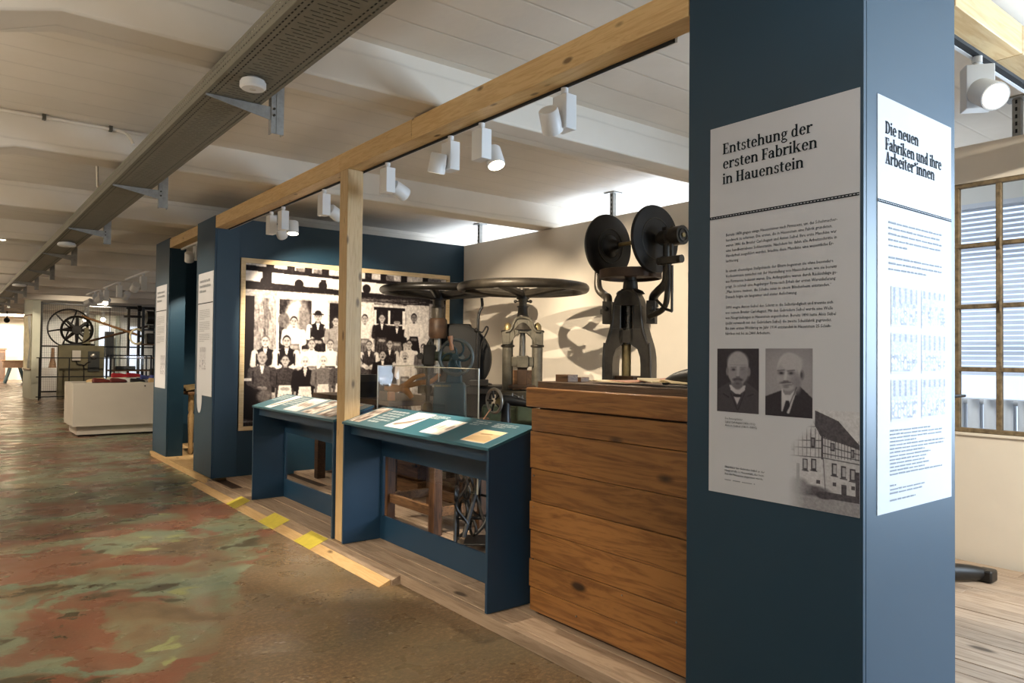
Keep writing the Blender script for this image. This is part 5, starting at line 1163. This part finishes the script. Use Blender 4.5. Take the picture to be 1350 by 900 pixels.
obj('curved_arm', MB().tube([Vector((.02, .03, .11)), Vector((.16, .03, .15)), Vector((.28, .03, .17)), Vector((.36, .03, .24))], [.02, .026, .024, .018], 12, sm=5), M['bentwood'], t, local=True)
tag(obj('leather_punch_block', MB().lathe((3.3, 6.55, .981), (3.3, 6.55, 1.20), [(0, .10), (.3, .11), (.7, .13), (1, .09)], 20), M['leather_black']), 'dark rounded lump of leather on the workbench left of the clamp', 'leather')
tag(obj('shoe_last', MB().tube([Vector((3.55, 6.9, 1.02)), Vector((3.52, 7.0, 1.05)), Vector((3.5, 7.12, 1.10)), Vector((3.5, 7.18, 1.18))], [.03, .04, .04, .03], 12, sm=4), M['iron_rust']), 'brown shoe last at the rear of the workbench', 'shoe last')
tag(obj('tin_can', MB().lathe((3.22, 5.93, .981), (3.22, 5.93, 1.06), [(0, .035), (.9, .035), (1, .03)], 20), M['copper']), 'orange tin at the front corner of the dark workbench', 'tin')
# stacked old timbers on the floor
for i, (y, x, z, L_, lb) in enumerate(((7.1, 3.55, .067, 1.3, 'lowest old timber in the stack under the workbench'), (7.15, 3.58, .20, 1.2, 'middle old timber in the stack under the workbench'), (7.12, 3.53, .33, 1.25, 'topmost old timber in the stack under the workbench'))):
    tag(obj('old_timber', MB().box(x, x+.16, y-1.1, y-1.1+L_, z, z+.125), M['oldwood_y'], bev=.008), lb, 'timber', 'old timbers under the workbench')
tag(obj('wooden_block', MB().box(3.62, 3.78, 5.55, 5.72, .067, .26), M['oldwood_y'], bev=.005), 'squat wooden block on the floor seen under the near desk', 'block')

# iron stand half hidden behind the near pillar
t = thing('iron_stand', 'dark iron stand whose foot and lever show right of the near pillar', 'stand', (4.75, 1.98, FX))
obj('foot', MB().tube([Vector((4.6, 1.98, .13)), Vector((4.78, 1.90, .128)), Vector((4.93, 1.80, .12)), Vector((5.03, 1.74, .105))], [.06, .055, .045, .03], 14, sm=4), M['iron_black'], t)
obj('toe', MB().box(4.96, 5.06, 1.70, 1.79, .068, .14), M['iron_black'], t, bev=.012)
obj('upright', MB().cyl((4.62, 2.0, .07), (4.62, 2.0, 1.2), .04), M['iron_black'], t); obj('foot_plate', MB().cyl((4.62, 2.0, .068), (4.62, 2.0, .10), .12), M['iron_black'], t)
obj('lever', MB().tube([Vector((4.62, 2.0, 1.17)), Vector((4.85, 1.88, 1.18)), Vector((4.93, 1.83, 1.185))], [.02, .012, .008], 8), M['iron_black'], t)

# stool and leather in the alcove
t = thing('wooden_stool', 'tan wooden stool with turned legs standing behind the farthest blue pillar', 'stool', (2.8, 10.5, FX))
obj('seat', MB().box(2.52, 3.12, 10.1, 10.95, .84, .885), M['oldwood_y'], t, bev=.012)
for (x, y) in ((2.575, 10.17), (3.05, 10.17), (2.6, 10.86), (3.05, 10.86)):
    dx = 0; dy = 0
    obj('leg', MB().lathe((x, y, .84), (x+dx, y+dy, .067), [(0, .035), (.25, .038), (.3, .028), (.34, .040), (.7, .032), (.88, .026), (.93, .036), (1, .022)], 16), M['ply'], t)
pts = MB(); n = 22
for j in range(8):
    for i in range(n):
        u, v = i/(n-1), j/7; x = 2.50+.6*v; y = 10.12+.8*u
        pts.v.append((x+.02*math.sin(u*9), y, .893+.085*abs(math.sin(u*5.2+v*2.4))*(.4+.6*v)+.03*v))
pts.f = [(j*n+i, j*n+i+1, (j+1)*n+i+1, (j+1)*n+i) for j in range(7) for i in range(n-1)]
tag(obj('leather_hide', pts, M['leather'], solid=.006, sharp=60), 'folded tan leather hide lying on the alcove stool', 'leather')

# ================================================================= far end of the hall
t = thing('shoe_podium', 'low white box podium with recessed base, shoes on top', 'podium', (2.6, 14.0, 0))
obj('body', MB().box(1.66, 3.6, 13.7, 14.75, .17, .875), M['white_lac'], t, bev=.004); obj('recessed_base', MB().box(1.73, 3.5, 13.78, 14.68, .03, .17), M['white_lac'], t, bev=.003)
obj('shadow_gap', MB().box(1.76, 3.47, 13.8, 14.65, 0, .03), M['slot'], t); obj('lock', MB().cyl((2.72, 13.695, .82), (2.72, 13.702, .82), .012), M['slot'], t)
def shoe(x, y, rz, mat, sole, lb, z=.876, s=1.0, top='shoe', raise_=0):
    t = thing('shoe', lb, 'shoe', (x, y, z+raise_), rz, 'shoes on the white podium')
    pr_ = [(0, .5), (.1, .95), (.3, 1.0), (.55, .80), (.8, .72), (.95, .62), (1, .35)]
    n = 12; vs = []; fs = []
    outl = []
    for k in range(24):
        a = k/24*2*PI; l = math.cos(a)*.5; w_ = math.sin(a)*(.5 if l > 0 else .38); outl.append((l*.28*s, w_*.10*s))
    obj('sole', MB().prism(outl, 2, 0, .014*s), sole, t, local=True)
    mb = MB(); rings = [(-.135, .030, .060), (-.12, .036, .072), (-.07, .036, .066), (-.02, .038, .064), (.02, .042, .058), (.06, .045, .050), (.10, .042, .044), (.13, .026, .03), (.14, .012, .015)]
    for (lx, hw_, h) in rings:
        for i in range(n):
            g = PI*i/(n-1); mb.v.append((lx*s, math.cos(g)*hw_*s, (.012+math.sin(g)**.7*h)*s if 0 < i < n-1 else .012*s))
    for k in range(len(rings)-1):
        for i in range(n-1): mb.f.append((k*n+i, k*n+i+1, (k+1)*n+i+1, (k+1)*n+i))
    mb.f += [tuple(range(n)), tuple(reversed(range((len(rings)-1)*n, len(rings)*n)))]
    obj('upper', mb, mat, t, local=True); return t
shoe(2.02, 13.98, 2.9, M['shoe_tan'], M['shoe_cream'], 'tan low shoe at the left of the podium'); shoe(2.08, 13.82, .2, M['shoe_brown'], M['leather_black'], 'oxblood brown shoe, left of the front pair')
shoe(2.33, 13.79, .35, M['shoe_brown'], M['leather_black'], 'oxblood brown shoe, right of the front pair'); shoe(2.36, 14.30, .3, M['shoe_cream'], M['shoe_cream'], 'cream canvas shoe behind the red ones')
rs_ = thing('shoe_riser', 'small round white riser carrying the red shoes', 'riser', (2.52, 13.95, .876)); obj('drum', MB().cyl((2.50, 13.97, .876), (2.50, 13.97, .945), .13, n=28), M['white_paint'], rs_)
shoe(2.40, 14.0, .2, M['shoe_red'], M['shoe_cream'], 'red shoe with white heel on the round riser', raise_=.07, s=1.1); shoe(2.62, 14.08, .5, M['shoe_red'], M['shoe_cream'], 'second red shoe, right on the riser', raise_=.07, s=1.1)
shoe(2.62, 13.79, .0, M['leather_black'], M['shoe_cream'], 'black and cream low shoe in front of the red ones', s=.85); shoe(2.80, 14.2, .9, M['shoe_blue'], M['shoe_cream'], 'left blue suede shoe on the podium', s=1.1, raise_=.03)
shoe(2.95, 14.10, .9, M['shoe_blue'], M['shoe_cream'], 'right blue suede shoe on the podium', s=1.1, raise_=.03); shoe(2.92, 13.84, .2, M['shoe_tan'], M['shoe_tan'], 'orange-tan flat shoe at the right edge of the podium', s=.9)

# pier with old wall map
t = tag(obj('pier', MB().prism([(2.0, 25.19), (2.187, 25.09), (2.195, 26.4), (1.895, 26.53)], 2, 0, 3.115), M['pier'], smooth_=False), 'grey-green wall pier at the left end of the wire mesh', 'pier')
mp = thing('wall_map', 'long aged map with a dark wavy edge hung on the pier', 'map', (1.92, 25.9, .85))
e_ = Vector((2.0-1.895, 25.19-26.53, 0)).normalized(); nn_ = Vector((e_.y, -e_.x, 0))
if nn_.x > 0: nn_ = -nn_
PP = Plane(Vector((1.895, 26.53, 0))+nn_*.012, e_, (0, 0, 1), nn_)
def pslab(mb, a, b, c_, d, n0, n1):
    vs = [PP(a, c_, n0), PP(b, c_, n0), PP(b, d, n0), PP(a, d, n0), PP(a, c_, n1), PP(b, c_, n1), PP(b, d, n1), PP(a, d, n1)]
    return mb.add(vs, [(0,3,2,1),(4,5,6,7),(0,1,5,4),(1,2,6,5),(2,3,7,6),(3,0,4,7)])
obj('sheet', pslab(MB(), .12, 1.28, .86, 2.43, 0, .01), M['canvas'], mp)
wv = MB(); n = 18
for k in range(n):
    z0, z1 = .88+1.53*k/n, .88+1.53*(k+1)/n; f = lambda z: .95+.16*math.sin(z*4.2+1.0)
    wv.add([PP(f(z0), z0, .013), PP(1.27, z0, .013), PP(1.27, z1, .013), PP(f(z1), z1, .013)], [(0, 1, 2, 3)])
obj('dark_border', wv, M['gauge'], mp); obj('rod', MB().cyl(PP(.08, 2.44, .01), PP(1.31, 2.44, .01), .02).cyl(PP(.08, .85, .01), PP(1.31, .85, .01), .02), M['oldwood'], mp)

# wire mesh fence
t = thing('wire_mesh_screen', 'dark framed wire mesh screen behind the flywheel', 'screen', (2.2, 25.4, 0))
for x in (2.235, 3.42, 5.28): obj('post', MB().box(x-.03, x+.03, 25.37, 25.43, 0, 2.84 if x < 5 else 2.75), M['iron_black'], t)
for z in (2.80, 1.54, .20): obj('rail', MB().box(2.23, 6.2, 25.38, 25.42, z-.022, z+.022), M['iron_black'], t)
mw = MB(); x = 2.28
while x < 6.2: mw.box(x-.0025, x+.0025, 25.398, 25.402, .2, 2.8); x += .05
z = .25
while z < 2.8: mw.box(2.25, 6.2, 25.398, 25.402, z-.0025, z+.0025); z += .05
obj('mesh', mw, M['iron'], t, kind='stuff')
t = thing('barrier_rail', 'thin dark steel barrier railing before the concrete block', 'railing', (2.1, 24.4, 0))
for x in (2.12, 2.85, 4.0, 5.0): obj('post', MB().box(x-.015, x+.015, 24.38, 24.42, 0, 1.2), M['iron_black'], t)
for z in (1.2, .66, .10): obj('rail', MB().box(2.05, 5.6, 24.385, 24.415, z-.015, z+.015), M['iron_black'], t)
# flywheel engine on its concrete block
t = thing('engine_block', 'large concrete machine block with switch box and gauge panel', 'machine base', (3.1, 25, 0))
obj('block', MB().box(2.62, 3.78, 24.75, 25.10, 0, 1.565), M['concrete'], t, bev=.01)
obj('switch_box', MB().box(2.95, 3.17, 24.70, 24.75, 1.12, 1.42), M['white_lac'], t, bev=.006); obj('gauge_panel', MB().box(3.36, 3.66, 24.72, 24.75, .80, 1.40), M['gauge'], t, bev=.004)
obj('gauge', MB().lathe((3.5, 24.68, 1.25), (3.5, 24.72, 1.25), [(0, .06), (.5, .085), (1, .085)], 24), M['steel'], t)
obj('cable', MB().tube([Vector((3.06, 24.72, 1.12)), Vector((3.1, 24.72, 1.02)), Vector((3.22, 24.72, 1.0)), Vector((3.26, 24.72, .9)), Vector((3.26, 24.72, .3))], .014, 8, sm=3).tube([Vector((3.26, 24.72, .98)), Vector((3.34, 24.72, 1.06)), Vector((3.42, 24.70, 1.1))], .012, 8), M['iron_black'], t)
t = thing('flywheel', 'large thin-rimmed dark flywheel and many-spoked belt pulley on the concrete block', 'flywheel', (2.95, 25.1, 1.566))
obj('rim', MB().ring((2.93, 25.2, 2.08), (0, 1, 0), .56, .022, 64, 8), M['iron_black'], t)
sp_ = MB()
for k in range(6):
    g = k*PI/3+.2; sp_.tube([Vector((2.93, 25.2, 2.08)), Vector((2.93+.56*math.cos(g), 25.2, 2.08+.56*math.sin(g)))], .022, 8)
obj('spokes', sp_, M['iron_black'], t); obj('foot', MB().box(2.72, 3.55, 24.86, 25.08, 1.566, 1.62), M['iron_black'], t)
obj('belt_pulley', MB().ring((3.09, 24.95, 2.02), (.2, 1, 0), .40, .035, 56, 8, 1, 2), M['iron_black'], t)
sp_ = MB()
for k in range(8):
    g = k*PI/4; sp_.tube([Vector((3.09, 24.95, 2.02)), Vector((3.09+.40*math.cos(g), 24.95-.07*math.cos(g), 2.02+.40*math.sin(g)))], [.06, .035], 8)
obj('pulley_spokes', sp_, M['iron_black'], t); obj('hub', MB().cyl((3.06, 24.8, 2.02), (3.12, 25.25, 2.02), .12), M['iron_black'], t)
obj('bearing_stand', MB().prism([(3.22, 1.566), (3.45, 1.566), (3.38, 2.1), (3.28, 2.1)], 1, 24.86, 24.95), M['concrete'], t)
tag(obj('drive_belt', MB().tube([Vector((3.2, 24.93, 2.44)), Vector((4.95, 24.3, 1.78))], .035, 6), M['belt']), 'brown belt falling from the pulley to the right', 'belt', 'crossed drive belts')
tag(obj('drive_belt', MB().tube([Vector((3.2, 24.95, 1.63)), Vector((4.95, 24.4, 2.20))], .035, 6), M['iron_rust']), 'dark belt rising from the pulley to the right', 'belt', 'crossed drive belts')
# shelf machine right of the belts
t = thing('machine_rack', 'dark machine rack with shelves and overhead shafts left of the far pillar', 'machine', (4.8, 23.9, 0))
for (x, y) in ((4.62, 23.7), (5.5, 23.7), (4.62, 24.3), (5.5, 24.3), (4.45, 24.9)): obj('post', MB().box(x-.035, x+.035, y-.035, y+.035, 0, 2.72), M['iron_black'], t)
for z in (.45, 1.22, 1.62, 2.05): obj('shelf', MB().box(4.6, 5.6, 23.65, 24.3, z-.02, z+.02), M['oldwood_y'] if z > 1 and z < 2 else M['iron_black'], t)
obj('top_shaft', MB().cyl((4.2, 23.9, 2.68), (5.8, 23.9, 2.68), .03).cyl((4.2, 24.2, 2.45), (5.8, 24.2, 2.45), .035).lathe((4.5, 23.9, 2.68), (4.6, 23.9, 2.68), [(0, .09), (1, .09)], 20), M['iron_black'], t)
obj('drum', MB().lathe((4.75, 23.95, 2.42), (5.6, 23.95, 2.42), [(0, .2), (1, .2)], 28), M['iron'], t)
for q in ((4.75, 5.45, 23.8, 24.1, 1.645, 1.95), (4.8, 5.2, 23.75, 24.0, 2.075, 2.2), (4.9, 5.5, 23.8, 24.2, .5, .9)): obj('gear_housing', MB().box(*q), M['iron'], t, bev=.03)
obj('thread_wheel', MB().ring((5.35, 23.66, 1.98), (0, 1, 0), .2, .02, 36, 8).ring((4.5, 23.9, 1.85), (1, 1, 0), .22, .03, 36, 8), M['canvas'], t)
t = thing('glass_cabinet', 'glass-topped display cabinet behind the podium, under the belts', 'cabinet', (4.0, 22.5, 0))
for (x, y) in ((3.55, 22.2), (4.55, 22.2), (3.55, 22.8), (4.55, 22.8)): obj('leg', MB().box(x-.02, x+.02, y-.02, y+.02, 0, 1.3), M['iron_black'], t)
obj('shelf', MB().box(3.55, 4.55, 22.2, 22.8, .86, .9), M['oldwood_y'], t); obj('top_frame', MB().box(3.53, 4.57, 22.18, 22.2, 1.28, 1.31).box(3.53, 4.57, 22.8, 22.82, 1.28, 1.31), M['iron_black'], t)
obj('glass', MB().box(3.56, 4.54, 22.21, 22.215, .92, 1.28), M['plexi'], t); obj('tool', MB().box(3.7, 4.2, 22.4, 22.6, .9, 1.0), M['iron'], t, bev=.01)
# gallery beyond the mesh
struct('wall_gallery', MB().box(2.3, 7, 31.0, 31.15, 0, 2.75), M['wall_white'])
for x, w_ in ((4.55, .38), (5.5, .5)): struct('window_%d' % int(x*10), MB().box(x, x+w_, 30.985, 31.0, .3, 2.35), M['sky'])
for x in (4.4, 5.1): struct('trim_%d' % int(60+x*10), MB().box(x, x+.1, 30.7, 31, 0, 2.75), M['pier'])
t = thing('loudspeaker', 'tall dark loudspeaker hanging before the gallery window, behind the belts', 'loudspeaker', (4.75, 30, 1.2)); obj('cabinet', MB().box(4.6, 4.88, 29.9, 30.1, 1.18, 2.12), M['gauge'], t, bev=.01); obj('grille', MB().box(4.62, 4.86, 29.885, 29.9, 1.2, 2.1), M['slot'], t)
obj('hanging_rod', MB().cyl((4.74, 30, 2.12), (4.74, 30, 3.12), .01), M['iron_black'], t)
tag(obj('gallery_plinth', MB().box(2.6, 3.35, 29.2, 29.9, 0, .82), M['white_lac'], bev=.01), 'pale display plinth seen through the wire mesh', 'plinth')
tag(obj('exhibit_figure', MB().lathe((2.95, 29.5, .82), (2.95, 29.5, 1.5), [(0, .12), (.2, .10), (.5, .06), (1, .05)], 14), M['oldwood_y']), 'brown upright exhibit on the pale plinth behind the mesh', 'exhibit')
# far seating group
t = thing('wooden_table', 'distant brown table with splayed legs before the bright end wall', 'table', (2.6, 38, 0))
obj('table_top', MB().box(1.95, 3.3, 37.6, 38.4, .93, .98), M['oldwood_y'], t, bev=.006); obj('apron', MB().box(2.0, 3.25, 37.65, 38.35, .66, .929), M['oldwood_y'], t)
for (x, y, dx) in ((2.25, 37.7, -.18), (2.6, 37.7, .18), (2.25, 38.3, -.18), (2.6, 38.3, .18), (3.0, 38.0, .1)): obj('leg', MB().tube([(x, y, .66), (x+dx, y, .0)], .05, 8), M['blue_machine'], t)
t = thing('dark_cabinet', 'distant dark brown cabinet at the left edge by the end wall', 'cabinet', (1.6, 40.4, 0)); obj('body', MB().box(1.1, 2.2, 40.1, 40.8, 0, 1.42), M['oldwood'], t, bev=.01); obj('door', MB().box(1.15, 2.15, 40.07, 40.1, .1, 1.3), M['darkwood'], t, bev=.01); obj('cornice', MB().box(1.06, 2.24, 40.05, 40.8, 1.42, 1.5), M['oldwood'], t)
t = thing('ceiling_camera', 'small dark dome camera hanging before the bright end wall', 'camera', (1.9, 33, 2.5)); obj('dome', MB().ball((1.82, 33, 2.52), .10), M['iron_black'], t); obj('stem', MB().cyl((1.82, 33, 2.6), (1.82, 33, 3.12), .02), M['iron_black'], t)

t = thing('shadow_block', 'plain low exhibit table left of the aisle, casting a shadow on the floor', 'table', (-1.0, 2.8, 0))  # out of view, shaped only to throw the dark floor patch
obj('shadow_block_body', MB().prism([(-.41, 3.18), (-.41, 2.0), (-1.5, 2.0), (-1.5, 3.5), (-.70, 3.5)], 2, 0, 1.18), M['white_lac'], t)
